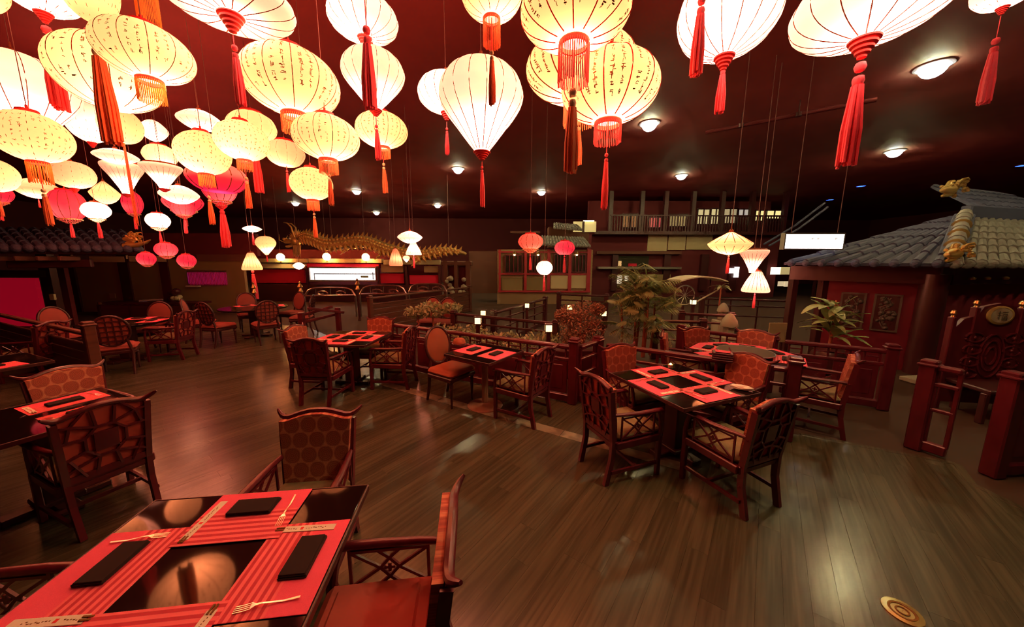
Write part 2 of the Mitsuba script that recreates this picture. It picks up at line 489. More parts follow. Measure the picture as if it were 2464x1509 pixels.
def armchair_proto():
    pr = []
    YB = -0.25

    def back(u, v, off=0.0):                    # u across, v = height; the back leans
        return np.array([u * (1 + 0.18 * (v - 0.45)), YB - 0.13 * (v - 0.40) + off, v])
    seat = cbox(0.52, 0.50, 0.085, 0, 0.01, 0.455, 0.035)
    seat = trimesh.convex.convex_hull(np.vstack([seat.vertices, [[x, y, 0.508] for x in (-0.16, 0.16) for y in (-0.14, 0.17)]]))
    pr.append(('seat_cushion', P(seat, 'olive_fabric', 50)))
    fr = cat(cbox(0.56, 0.045, 0.07, 0, 0.245, 0.385), cbox(0.52, 0.04, 0.07, 0, -0.235, 0.385), cbox(0.045, 0.48, 0.07, -0.262, 0, 0.385), cbox(0.045, 0.48, 0.07, 0.262, 0, 0.385), cbox(0.5, 0.46, 0.02, 0, 0, 0.405))
    pr.append(('seat_frame', P(fr, 'red_wood')))
    # rear legs run up as the back posts
    for s in (-1, 1):
        pts = [np.array([s * 0.225, YB - 0.055, 0.0]), np.array([s * 0.23, YB - 0.005, 0.25]), back(s * 0.236, 0.42), back(s * 0.236, 0.66), back(s * 0.238, 0.90)]
        pr.append(('rear_leg', P(cat([bar(a, b, 0.040, 0.046) for a, b in zip(pts[:-1], pts[1:])] + [ball(0.024, *p, n=1) for p in pts[1:-1]]), 'red_wood')))
    # crest rail with flared ears
    u = np.array([0, .05, .10, .15, .19, .225, .25, .272, .288])
    dz = np.array([.962, .960, .950, .935, .922, .922, .932, .950, .966])
    yy = np.array([0, 0, 0, 0, 0, -.004, -.012, -.026, -.04])
    rr = np.array([.021, .021, .021, .021, .021, .02, .018, .014, .008])
    uu, zz, y2, r2 = np.r_[-u[::-1], u[1:]], np.r_[dz[::-1], dz[1:]], np.r_[yy[::-1], yy[1:]], np.r_[rr[::-1], rr[1:]]
    pts = [back(a, b) + [0, c, 0] for a, b, c in zip(uu, zz, y2)]
    pr.append(('crest_rail', P(tube(pts, r2, 8, flat=1.0), 'red_wood', 40)))
    # upholstered front of the back
    prof = [(-0.222, 0.44), (0.222, 0.44), (0.238, 0.915)] + [(a, b - 0.006) for a, b in zip(uu[::-1], zz[::-1]) if abs(a) < 0.23] + [(-0.238, 0.915)]
    pad = prism(prof, 0.045)
    v = pad.vertices.copy()
    q = np.array([back(a, b, 0.012 + c * 0.9) for a, b, c in v])
    # belly of the padding towards the sitter
    bel = np.clip(1 - (v[:, 0] / 0.23) ** 2, 0, 1) * np.clip(1 - ((v[:, 1] - 0.68) / 0.26) ** 2, 0, 1)
    q[:, 1] += np.where(v[:, 2] > 0.02, 0.012 * bel, 0)
    padm = trimesh.Trimesh(q, pad.faces[:, ::-1], process=False)
    padm.fix_normals()
    pr.append(('back_pad', P(padm, 'circle_fabric', False, uv=uvxz(padm, -0.25, 0.42, 0.5)), 'upholstered back in a brown cloth of round motifs'))
    # cloth on the rear with the fretwork before it
    rear = prism(prof, 0.006)
    q = np.array([back(a, b, 0.002 + c) for a, b, c in rear.vertices])
    rm = trimesh.Trimesh(q, rear.faces, process=False)
    rm.fix_normals()
    pr.append(('back_cloth', P(rm, 'back_cloth')))
    cz, oc = 0.685, []
    for k in range(8):
        a = math.pi / 8 + k * math.pi / 4
        oc.append((0.118 * math.cos(a), cz + 0.125 * math.sin(a)))
    S = [(0.066 * i, cz + 0.070 * j) for i, j in ((1, 1), (-1, 1), (-1, -1), (1, -1))]
    segs = [(oc[k], oc[(k + 1) % 8]) for k in range(8)]
    segs += [(S[0], ((oc[0][0] + oc[1][0]) / 2, (oc[0][1] + oc[1][1]) / 2)), (S[1], ((oc[2][0] + oc[3][0]) / 2, (oc[2][1] + oc[3][1]) / 2)),
             (S[2], ((oc[4][0] + oc[5][0]) / 2, (oc[4][1] + oc[5][1]) / 2)), (S[3], ((oc[6][0] + oc[7][0]) / 2, (oc[6][1] + oc[7][1]) / 2))]
    for i, ends in enumerate([((.225, .745),), ((.06, .93), (.17, .85)), ((-.06, .93), (-.17, .85)), ((-.225, .745),), ((-.225, .60),), ((-.07, .45), (-.17, .53)), ((.07, .45), (.17, .53)), ((.225, .60),)]):
        for en in ends:
            segs.append((oc[i], en))
    segs += [((.17, .85), (.09, .945)), ((.17, .85), (.235, .86)), ((-.17, .85), (-.09, .945)), ((-.17, .85), (-.235, .86)), ((.17, .53), (.225, .50)), ((.17, .53), (.13, .44)), ((-.17, .53), (-.225, .50)), ((-.17, .53), (-.13, .44)),
             ((.17, .85), (.20, .745)), ((-.17, .85), (-.20, .745)), ((.17, .53), (.20, .60)), ((-.17, .53), (-.20, .60))]
    fret = [bar(back(*a, -0.012), back(*b, -0.012), 0.017, 0.016) for a, b in segs]
    fret.append(mv(bx(0.135, 0.016, 0.145), 0, 0, 0))
    m = fret[-1]
    m.apply_transform(trimesh.transformations.rotation_matrix(math.radians(7.4), [1, 0, 0]))
    m.apply_translation(back(0, cz, -0.012))
    pr.append(('back_fretwork', P(cat(fret), 'red_wood')))
    pr.append(('lower_rail', P(cat(bar(back(-0.235, 0.445), back(0.235, 0.445), 0.036, 0.05), bar(back(-0.225, 0.385), back(0.225, 0.385), 0.03, 0.03)), 'red_wood')))
    for s in (-1, 1):
        X = s * 0.268
        pr.append(('front_leg', P(cat(bar([X, 0.235, 0], [X, 0.235, 0.40], 0.044, 0.044, c=0.006), tube([[X, 0.235, 0.38], [X, 0.247, 0.48], [X * 1.02, 0.232, 0.57], [X * 1.03, 0.205, 0.655]], [0.022, 0.02, 0.018, 0.018], 8)), 'red_wood', 40)))
        arm = [[X * 0.9, -0.275, 0.672], [X * 0.98, -0.15, 0.668], [X * 1.03, 0.0, 0.662], [X * 1.04, 0.14, 0.662], [X * 1.04, 0.225, 0.656], [X * 1.03, 0.262, 0.640]]
        pr.append(('armrest', P(tube(arm, [0.02, .023, .025, .026, .026, .018], 10, flat=0.75), 'red_wood', 40)))
        XP = X * 0.985
        y0, y1, z0, z1 = -0.19, 0.165, 0.445, 0.635
        g = [((y0, z0), (y1, z0)), ((y0, z1), (y1, z1)), ((y0, z0 - .04), (y0, z1 + .02)), ((y1, z0 - .04), (y1, z1 + .02)),
             ((y0, z0), (-.055, .54)), ((y0, z1), (-.055, .54)), ((y1, z0), (.03, .54)), ((y1, z1), (.03, .54)),
             ((-.055, .54), (-.012, .59)), ((-.012, .59), (.03, .54)), ((.03, .54), (-.012, .49)), ((-.012, .49), (-.055, .54)),
             ((-.012, .59), (-.06, z1)), ((-.012, .59), (.04, z1)), ((-.012, .49), (-.06, z0)), ((-.012, .49), (.04, z0)), ((-.035, .54), (.012, .54)), ((-.012, .518), (-.012, .562))]
        pr.append(('side_fretwork', P(cat([bar([XP, a[0], a[1]], [XP, b[0], b[1]], 0.013, 0.014) for a, b in g]), 'red_wood')))
        pr.append(('side_stretcher', P(bar([X * .95, -0.27, 0.13], [X, 0.235, 0.13], 0.022, 0.03), 'red_wood')))
    pr.append(('cross_stretcher', P(bar([-0.258, 0.0, 0.13], [0.258, 0.0, 0.13], 0.022, 0.028), 'red_wood')))
    return pr


def oval_proto(pad, rear):
    pr = []
    lean = math.radians(9)

    def o(u, v, d=0.0):
        return np.array([u, -0.225 - math.sin(lean) * v - d * math.cos(lean), 0.52 + math.cos(lean) * v - d * math.sin(lean)])
    a = np.linspace(0, 2 * math.pi, 32, endpoint=False)
    pr.append(('back_rim', P(tube([o(0.215 * math.cos(t_), 0.25 + 0.255 * math.sin(t_)) for t_ in a], 0.020, 8, closed=True), 'dark_wood', True)))
    s = trimesh.creation.icosphere(3, 1.0)
    v = s.vertices
    q = np.array([o(0.205 * x, 0.25 + 0.243 * z, -0.038 * y if y > 0 else -0.012 * y) for x, y, z in v])
    m = trimesh.Trimesh(q, s.faces, process=False)
    m.fix_normals()
    pr.append(('back_pad', P(m, pad, True), 'padded oval back'))
    if rear:
        g = []
        for k in (-0.12, -0.04, 0.04, 0.12):
            h = 0.255 * math.sqrt(1 - (k / 0.215) ** 2)
            g.append(bar(o(k, 0.25 - h, 0.022), o(k, 0.25 + h, 0.022), 0.016, 0.014))
        for k in (-0.17, -0.085, 0.0, 0.085, 0.17):
            h = 0.215 * math.sqrt(1 - (k / 0.255) ** 2)
            g.append(bar(o(-h, 0.25 + k, 0.022), o(h, 0.25 + k, 0.022), 0.016, 0.014))
        pr.append(('back_lattice', P(cat(g), 'dark_wood')))
    seat = cbox(0.50, 0.48, 0.09, 0, 0.0, 0.455, 0.04)
    seat = trimesh.convex.convex_hull(np.vstack([seat.vertices, [[x, y, 0.515] for x in (-0.15, 0.15) for y in (-0.14, 0.14)]]))
    pr.append(('seat_cushion', P(seat, pad, 50)))
    pr.append(('seat_frame', P(cbox(0.48, 0.46, 0.06, 0, 0, 0.39, 0.012), 'dark_wood')))
    for s_ in (-1, 1):
        pts = [[s_ * 0.19, -0.30, 0], [s_ * 0.195, -0.25, 0.2], [s_ * 0.2, -0.225, 0.4], [s_ * 0.17, -0.235, 0.55], [s_ * 0.155, -0.25, 0.62]]
        pr.append(('rear_leg', P(tube(pts, [.018, .021, .024, .02, .016], 8), 'dark_wood', 40)))
        leg = lathe([(0.012, 0), (0.017, 0.012), (0.012, 0.03), (0.019, 0.18), (0.024, 0.26), (0.017, 0.275), (0.027, 0.30), (0.027, 0.315), (0.02, 0.33), (0.028, 0.345), (0.028, 0.40)], 12)
        pr.append(('front_leg', P(mv(leg, s_ * 0.2, 0.19, 0), 'dark_wood', 40)))
    return pr


ARM = armchair_proto()
ARM_RED = [(p[0], P(cat(cbox(0.52, 0.50, 0.085, 0, 0.01, 0.455, 0.035), cbox(0.40, 0.38, 0.04, 0, 0.02, 0.488, 0.018)), 'back_cloth')) if p[0] == 'seat_cushion' else p for p in ARM]
OVAL = oval_proto('orange_pad', True)
OVALP = oval_proto('red_pad', True)


def chair(proto, name, x, y, face, label, group=None, z=0.0):
    """face: the direction (dx, dy) towards which the sitter looks."""
    M = mtx(x, y, z, math.atan2(-face[0], face[1])) @ (np.diag([0.87, 1.0, 0.97, 1.0]) if proto is ARM or proto is ARM_RED else np.eye(4))
    return build(name, proto, M, label, 'chair', group)


# ------------------------------------------------------------------ tables and what lies on them
def square_table(w, stem, d=None):
    d = d or w
    top = cbox(w, d, 0.032, 0, 0, 0.732, 0.006)
    pr = [('tabletop', P(top, 'black_lacquer')), ('edge_band', P(cat([cbox(w + .012, 0.010, 0.036, 0, s * (d / 2 + 0.002), 0.731, 0.003) for s in (-1, 1)] + [cbox(0.010, d + .012, 0.036, s * (w / 2 + 0.002), 0, 0.731, 0.003) for s in (-1, 1)]), 'dark_wood'))]
    if stem == 'square':
        pr += [('column', P(cbox(0.17, 0.17, 0.66, 0, 0, 0.385, 0.01), 'dark_wood')), ('base', P(cat(cbox(0.55, 0.12, 0.05, 0, 0, 0.026), cbox(0.12, 0.55, 0.05, 0, 0, 0.026), cbox(0.24, 0.24, 0.04, 0, 0, 0.06)), 'dark_wood')), ('apron', P(cbox(w * 0.6, w * 0.6, 0.035, 0, 0, 0.699), 'dark_wood'))]
    else:
        pr += [('column', P(mv(lathe([(0.042, 0.02), (0.042, 0.70)], 20), 0, 0, 0), 'steel_red_lit', 40)), ('base', P(lathe([(0.0, 0.0), (0.235, 0.0), (0.24, 0.006), (0.225, 0.016), (0.08, 0.026), (0.05, 0.05), (0.0, 0.05)], 40), 'steel_red_lit', 40)), ('apron', P(cbox(w * 0.5, w * 0.5, 0.03, 0, 0, 0.70), 'dark_wood'))]
    return pr


def round_table(r, susan):
    pr = [('tabletop', P(mv(lathe([(0, -0.016), (r - .006, -0.016), (r, -0.01), (r, 0.01), (r - .006, 0.016), (0, 0.016)], 56), z=0.732), 'black_lacquer', 40)),
          ('column', P(cbox(0.2, 0.2, 0.66, 0, 0, 0.385, 0.01), 'dark_wood')), ('base', P(cat(cbox(0.7, 0.14, 0.05, 0, 0, 0.026), cbox(0.14, 0.7, 0.05, 0, 0, 0.026)), 'dark_wood')), ('apron', P(mv(lathe([(0, 0.68), (r * .7, 0.68), (r * .7, 0.715), (0, 0.715)], 32)), 'dark_wood', 40))]
    return pr


def fork_mesh():
    p = [Polygon([(-.0035, -.10), (.0035, -.10), (.0028, .01), (.004, .035), (.0125, .05), (-.0125, .05), (-.004, .035), (-.0028, .01)])]
    m = [prism(p[0], 0.0022)] + [bx(0.0026, 0.055, 0.0022, x, 0.075, 0.0011) for x in (-.0112, -.0037, .0037, .0112)] + [bx(0.008, 0.03, 0.0026, 0, -0.088, 0.0013)]
    m = cat(m).subdivide()
    y = m.vertices[:, 1]
    m.vertices[:, 2] += 0.008 * np.exp(-((y - 0.02) / 0.04) ** 2) + 0.004 * (y < -0.05) * (-(y + 0.05) / 0.05)
    return m


MAT_M = cbox(0.43, 0.32, 0.003, 0, 0, 0.0015, 0.001)
MAT = P(MAT_M, 'placemat', False, uv=np.stack([(MAT_M.vertices[:, 0] + .215) / .43, (MAT_M.vertices[:, 1] + .16) / .32], 1))
MAT_E = P(MAT_M, 'placemat', False, uv=np.stack([(MAT_M.vertices[:, 0] + .215) / .43, (MAT_M.vertices[:, 1] + .16) / .32], 1))
nk = cat(cbox(0.195, 0.105, 0.007, 0, 0, 0.0035, 0.003), cbox(0.191, 0.101, 0.006, 0.002, 0.001, 0.010, 0.0028), cbox(0.187, 0.096, 0.004, 0.003, 0.003, 0.015, 0.0018))
NAPKIN = [('folded_cloth', P(nk, 'napkin')), ('hem', P(cat(bx(0.188, 0.002, 0.002, 0.002, -0.050, 0.0085), bx(0.002, 0.098, 0.002, 0.097, 0, 0.0085)), 'ink'))]
FORK = P(fork_mesh(), 'silver', 30)
sl = cat(cbox(0.034, 0.235, 0.0024, 0, 0, 0.0012, 0.0008))
marks = [bx(0.0035, rng.uniform(.004, .009), 0.0006, rng.uniform(-.004, .004), y_, 0.0026) for y_ in np.linspace(-0.075, 0.005, 9)] + [bx(0.0035, rng.uniform(.004, .008), 0.0006, rng.uniform(-.003, .003), y_, 0.0026) for y_ in np.linspace(0.05, 0.09, 5)]
SLEEVE = [('paper_sleeve', P(sl, 'paper')), ('print', P(cat(marks), 'ink_brown'), None, 'stuff'), ('red_seal', P(bx(0.014, 0.012, 0.0007, 0, 0.025, 0.0027), 'red_brocade')), ('chopstick', P(bar([-.006, 0.10, 0.003], [-.006, 0.135, 0.003], 0.006, 0.005), 'ink_brown')), ('chopstick', P(bar([.006, 0.10, 0.003], [.006, 0.135, 0.003], 0.006, 0.005), 'ink_brown'))]
ZT = 0.7485


def setting(cx, cy, face, where, d=0.0, full=True, nap_rot=0, fold=None, seat='', nap_pos=(0, 0.02)):
    """One place setting: mat, folded napkin, fork left and chopsticks right of the diner. (cx, cy): the mat's centre; face: where the diner looks."""
    rz = math.atan2(-face[0], face[1])
    M = mtx(cx, cy, ZT + 0.0006 + d, rz)

    def off(x, y, z=0.0032, r=0.0):
        return M @ mtx(x, y, z, math.radians(r))
    single('placemat', MAT, f'red striped placemat {where}', 'placemat', 'red striped placemats', M)
    build('napkin', NAPKIN, off(nap_pos[0], nap_pos[1], 0.0036, nap_rot), f'dark folded napkin {where}', 'napkin', 'folded napkins')
    if full:
        single('fork', FORK, f'silver fork {where}', 'fork', 'silver forks', off(-0.165, -0.01, 0.0036, 6))
        build('chopsticks', SLEEVE, off(0.178, 0.01, 0.0034, -2), f'white sleeved chopsticks {where}', 'chopsticks', 'chopsticks in paper sleeves')


def dir_(deg):
    a = math.radians(deg)
    return np.array([math.cos(a), math.sin(a)])


# table in the foreground
def square_set(c, rot, w, stem, lab, names, mats, full=True, inset=0.165, depth=None, naps={}, slide={}):
    a, b = dir_(rot), dir_(rot + 90)
    build('square_table', square_table(w, stem, depth), mtx(c[0], c[1], 0, math.radians(rot)), lab, 'table', 'square black dining tables')
    for i, (side, dx) in enumerate((('a', -1), ('a', 1), ('b', -1), ('b', 1))):
        v = (a if side == 'a' else b) * dx
        k = {('a', -1): 'W', ('a', 1): 'E', ('b', -1): 'S', ('b', 1): 'N'}[(side, dx)]
        if k in mats:
            p = np.array(c) + v * ((w if side == 'a' else depth or w) / 2 - inset)
            p = p + (b if side == 'a' else a) * slide.get(k, 0.0)
            setting(p[0], p[1], -v, names[k], d=0.0 if side == 'a' else 0.0034, full=full, nap_pos=naps.get(k, (0, 0.02)))
    return a, b


c1 = np.array([-1.225, 1.125])
a1_, b1_ = square_set(c1, 7, 1.02, 'square', 'black lacquered square table in the foreground, nearest to the viewer',
                      {'W': 'at the left side of the foreground table', 'E': 'at the right side of the foreground table', 'N': 'at the far side of the foreground table', 'S': 'at the near side of the foreground table'}, 'WENS', depth=0.92,
                      naps={'W': (-0.045, 0.0), 'E': (0.02, -0.045), 'N': (0.0, -0.045), 'S': (0.0, -0.02)}, slide={'W': 0.035, 'N': 0.02})
chair(ARM, 'armchair', *(c1 + b1_ * 0.72 + a1_ * 0.03), -b1_, 'armchair facing the viewer at the far side of the foreground table', 'carved armchairs')
chair(ARM_RED, 'armchair', *(c1 + a1_ * 0.67 - b1_ * 0.06), -dir_(7), 'armchair with dark red seat at the right side of the foreground table', 'carved armchairs')
chair(ARM, 'armchair', *(c1 - a1_ * 0.88 - b1_ * 0.03), a1_, 'armchair cut off at the left, only its armrest in view beside the foreground table', 'carved armchairs')

# table at the left
c0 = np.array([-3.56, 2.64])
a0_, b0_ = dir_(-22.5), dir_(67.5)
build('square_table', square_table(0.90, 'square'), mtx(*(c0 - b0_ * 0.22), 0, math.radians(-22.5)), 'black square table at the left edge behind the foreground table', 'table', 'square black dining tables')
for v, nm in ((-1, 'at the far side of the left table'), (1, 'at the near side of the left table')):
    p = c0 + a0_ * v * 0.225 - b0_ * 0.04
    setting(p[0], p[1], -a0_ * v, nm)
p = np.array([-3.20, 2.37])
chair(ARM, 'armchair', *p, -a0_, 'armchair with its fretwork back to the viewer, near side of the left table', 'carved armchairs')
p = np.array([-3.91, 2.90])
chair(ARM, 'armchair', *p, a0_, 'armchair facing the viewer behind the left table', 'carved armchairs')

# table at the right
c2 = np.array([1.69, 3.23])
a2_, b2_ = square_set(c2, 21.5, 0.95, 'square', 'black square table at the right with a wide square column',
                      {'W': 'at the left corner side of the right table', 'E': 'at the right side of the right table', 'N': 'at the far side of the right table', 'S': 'at the near side of the right table'}, 'WENS')
chair(ARM, 'armchair', *(c2 - a2_ * 0.70), a2_, 'armchair with its back to the viewer left of the right table', 'carved armchairs')
chair(ARM, 'armchair', *(c2 - b2_ * 0.60 - a2_ * 0.06), b2_, 'armchair with its back to the viewer at the near right of the right table', 'carved armchairs')
chair(ARM, 'armchair', *(c2 + b2_ * 0.56 - a2_ * 0.05), -b2_, 'armchair facing the viewer at the far left of the right table', 'carved armchairs')
chair(ARM, 'armchair', *(c2 + a2_ * 0.70 + b2_ * 0.0), -a2_, 'armchair facing the viewer at the far right of the right table', 'carved armchairs')
# crumpled paper napkin and a tea light on that table
cr = trimesh.creation.icosphere(3, 1.0)
vv = cr.vertices * [0.085, 0.05, 0.022]
vv = vv * (1 + 0.5 * (meshkit.noise(cr.vertices * 3.1, 3)[:, None] - 0.5)) + [0, 0, 0.018]
vv[:, 2] = np.maximum(vv[:, 2], 0)
p = at(1785, 938, ZT)
single('paper_napkin', P(trimesh.Trimesh(vv, cr.faces, process=False), 'paper', True), 'crumpled white paper napkin at the right corner of the right table', 'napkin', M=mtx(p[0], p[1], ZT + 0.004, -0.5))

# table left of the middle
c3 = np.array([-2.52, 5.12])
a3_, b3_ = square_set(c3, -4, 0.92, 'square', 'black square table left of the middle with armchairs all round',
                      {'W': 'at the left side of the table left of the middle', 'E': 'at the right side of the table left of the middle', 'N': 'at the far side of the table left of the middle', 'S': 'at the near side of the table left of the middle'}, 'WENS')
chair(ARM, 'armchair', *(c3 - b3_ * 0.56 - a3_ * 0.06), b3_, 'armchair with its fretwork back to the viewer before the table left of the middle', 'carved armchairs')
chair(ARM, 'armchair', *(c3 + a3_ * 0.66), -a3_, 'armchair seen from the side at the right of the table left of the middle', 'carved armchairs')
chair(ARM, 'armchair', *(c3 - a3_ * 0.54 - b3_ * 0.08), a3_, 'armchair seen from the side at the left of the table left of the middle', 'carved armchairs')
chair(ARM, 'armchair', *(c3 + b3_ * 0.48 + a3_ * 0.12), -b3_, 'armchair facing the viewer behind the table left of the middle', 'carved armchairs')

# small table in the middle
c4 = np.array([-0.36, 4.32])
a4_, b4_ = dir_(-35), dir_(55)
build('square_table', square_table(0.74, 'disc'), mtx(c4[0], c4[1], 0, math.radians(-35)), 'black table in the middle on a steel column with a round base', 'table', 'square black dining tables')
for v, nm in ((-1, 'at the left side of the middle table'), (1, 'at the right side of the middle table')):
    p = c4 + a4_ * v * 0.21
    setting(p[0], p[1], -a4_ * v, nm, full=False)
p = c4 - a4_ * 0.21
dome = [('dome', P(mv(lathe([(0.088, 0.0), (0.09, 0.03), (0.082, 0.065), (0.055, 0.092), (0.0, 0.102)], 28)), 'orange_pad', 40)), ('rim', P(hoop([(0.07, 0), (0.105, 0), (0.105, 0.018), (0.09, 0.024)], 28), 'dark_wood', 40))]
p2 = at(1105, 829, ZT + 0.03)
build('food_cover', dome, mtx(p2[0], p2[1], ZT + 0.028), 'brown dome with a dark rim standing on the middle table', 'cover')
chair(OVAL, 'oval_chair', *(c4 - a4_ * 0.48 - b4_ * 0.14), a4_, 'orange oval-backed side chair left of the middle table', 'oval-backed chairs')
chair(ARM, 'armchair', *(c4 + a4_ * 0.58 + b4_ * 0.02), -a4_, 'armchair seen from the side right of the middle table', 'carved armchairs')

# round table behind the right rail
c5 = np.array([3.06, 4.28])
build('round_table', round_table(0.62, True), mtx(*c5, 0), 'black round table with a glass turntable behind the right rail', 'table')
build('turntable', [('glass_disc', P(mv(lathe([(0, -.004), (.315, -.004), (.32, 0), (.315, .004), (0, .004)], 56), z=0.034), 'turntable_glass', 40)), ('bearing', P(disc(0.13, 0.026, z=0.0135), 'steel', 40)), ('rim', P(mv(hoop([(.315, -.005), (.325, -.005), (.325, .005), (.315, .005)], 56), z=0.034), 'steel', 40))], mtx(*c5, ZT + 0.002), 'round glass turntable in the middle of the round table', 'turntable')
R5 = [(135, 'left'), (95, 'far left'), (52, 'far right'), (5, 'right'), (-38, 'near right'), (195, 'near left')]
for ang, nm in R5:
    v = dir_(ang)
    p = c5 + v * 0.455
    setting(p[0], p[1], -v, f'at the {nm} of the round turntable table', full=ang in (135, 5))
for ang, nm, d in ((104, 'facing the viewer behind the round table, left of two', 0.55), (47, 'facing the viewer behind the round table, right of two', 0.54), (152, 'seen edge on at the left of the round table', 0.68), (-42, 'seen from the side at the right of the round table behind the thick post', 0.70)):
    v = dir_(ang)
    chair(ARM, 'armchair', *(c5 + v * d), -v, 'armchair ' + nm, 'carved armchairs', z=0.0 if True else 0)

# tables far left
c7 = np.array([-7.45, 6.35])
build('round_table', round_table(0.62, False), mtx(*c7, 0), 'black round table beside the left stair rail', 'table')
for ang, nm in ((20, 'right'), (110, 'far'), (-70, 'near')):
    v = dir_(ang)
    p = c7 + v * 0.42
    setting(p[0], p[1], -v, f'at the {nm} side of the round table by the stair rail', full=False)
for ang, d, proto, nm, lab in ((105, 0.66, OVALP, 'oval_chair', 'pink oval-backed chair facing the viewer behind the round table by the stair rail'), (-48, 1.0, OVALP, 'oval_chair', 'dark oval chair with a lattice back between the stair rail and round table'),
                               (178, 1.15, OVALP, 'oval_chair', 'pink oval-backed chair beside the red panel behind the stair rail'), (10, 0.72, ARM, 'armchair', 'armchair with its back turned right of the round table by the stair rail')):
    v = dir_(ang)
    chair(proto, nm, *(c7 + v * d), -v, lab, 'oval-backed chairs' if nm == 'oval_chair' else 'carved armchairs')
c6 = np.array([-6.55, 8.45])
build('round_table', round_table(0.72, False), mtx(*c6, 0), 'black round table farthest back at the left', 'table')
for ang, nm in ((150, 'left'), (40, 'right')):
    v = dir_(ang)
    p = c6 + v * 0.48
    setting(p[0], p[1], -v, f'at the {nm} side of the farthest round table', full=False)
for ang, d, lab in ((212, 1.02, 'dark oval chair with a lattice back, leftmost at the farthest round table'), (262, 0.95, 'dark oval chair with a lattice back, in the middle before the farthest round table'), (318, 1.02, 'dark oval chair with a lattice back, rightmost before the farthest round table'),
                    (135, 1.0, 'pink oval chair facing the viewer, left of three behind the farthest round table'), (72, 1.0, 'pink oval chair facing the viewer, in the middle behind the farthest round table'), (15, 1.05, 'pink oval chair facing left, right of three at the farthest round table')):
    v = dir_(ang)
    chair(OVALP, 'oval_chair', *(c6 + v * d), -v, lab, 'oval-backed chairs')
# table cut off by the left edge
c8 = np.array([-6.05, 3.62])
build('square_table', square_table(0.9, 'square'), mtx(*c8, 0, math.radians(-22)), 'black square table cut off by the left edge below the stair rail', 'table', 'square black dining tables')
setting(c8[0] + 0.28, c8[1] - 0.05, (-1, 0.3), 'at the right end of the table cut off by the left edge', full=False)
p = at(128, 905)
chair(ARM, 'armchair', p[0] - 0.1, p[1] - 0.1, dir_(190), 'armchair seen edge on between stair rail and left armchair', 'carved armchairs')
# two oval chairs behind the middle table, beyond the rail
for q, lab in (((1041, 842), 'small pink oval chair beyond the rail behind the middle table, right of two'), ((1000, 838), 'small pink oval chair beyond the rail behind the middle table, left of two')):
    p = at(*q, LOW)
    chair(OVALP, 'oval_chair', p[0] + 0.1, p[1] + 0.9, dir_(-100), lab, 'oval-backed chairs', z=LOW)

# ------------------------------------------------------------------ railings round the platform
def railing(p0, p1, h, label, style='panel', posts=(1, 1), post_h=None, wood='red_wood', z=0.0, top_w=0.085):
    """A wooden railing from p0 to p1 on the floor: posts, top rail, middle rail, fretwork or panels between them."""
    p0, p1 = np.array([*p0[:2], 0.0]), np.array([*p1[:2], 0.0])
    L = np.linalg.norm(p1 - p0)
    t = (p1 - p0) / L
    key = thing('railing', label, 'railing')
    a = math.atan2(t[1], t[0])
    mid = (p0 + p1) / 2
    M = mtx(mid[0], mid[1], z, a)

    def add(n, m, mt=wood, kind=None):
        part(key, n, P(m, mt), M, kind=kind)
    ph = post_h or h + 0.05
    for s, on in zip((-1, 1), posts):
        if on:
            add('post', cat(cbox(0.12, 0.12, ph, s * L / 2, 0, ph / 2, 0.012), cbox(0.15, 0.15, 0.03, s * L / 2, 0, ph - 0.05, 0.01)))
    add('top_rail', cbox(L - 0.1, top_w, 0.055, 0, 0, h - 0.028, 0.014))
    add('middle_rail', cbox(L - 0.1, 0.05, 0.04, 0, 0, h - 0.20, 0.008))
    add('bottom_rail', cbox(L - 0.1, 0.07, 0.10, 0, 0, 0.07, 0.01))
    n = max(1, int(round(L / 0.75)))
    w = (L - 0.12) / n
    if style == 'panel':
        for i in range(n):
            x = -L / 2 + 0.06 + w * (i + 0.5)
            add('panel', cat(cbox(w - 0.06, 0.022, h - 0.36, x, 0, (h - 0.36) / 2 + 0.13, 0.004), cbox(w - 0.16, 0.034, h - 0.46, x, 0, (h - 0.36) / 2 + 0.13, 0.012)))
            for f in (0.08, 0.36, 0.64, 0.92):
                add('fret', cbox(0.022, 0.026, 0.15, x - w / 2 + w * f, 0, h - 0.125, 0.003))
            for f in (-0.28, 0.28):
                add('fret_bar', cbox(w * 0.24, 0.024, 0.018, x + w * f, 0, h - 0.11, 0.003))
    elif style == 'open':
        for i in range(n + 1):
            x = -L / 2 + 0.06 + w * i
            add('baluster', cbox(0.035, 0.035, h - 0.14, x, 0, (h - 0.14) / 2 + 0.1, 0.005))
        add('lower_rail', cbox(L - 0.1, 0.04, 0.035, 0, 0, h * 0.5, 0.008))
    else:
        for k in range(4):
            add('board', cbox(L - 0.1, 0.03, (h - 0.3) / 4 - 0.012, 0, 0, 0.13 + (h - 0.3) / 4 * (k + 0.5), 0.006))
    return key


HZ = 0.82


def rp(px, py, h=HZ):
    return at(px, py, h)


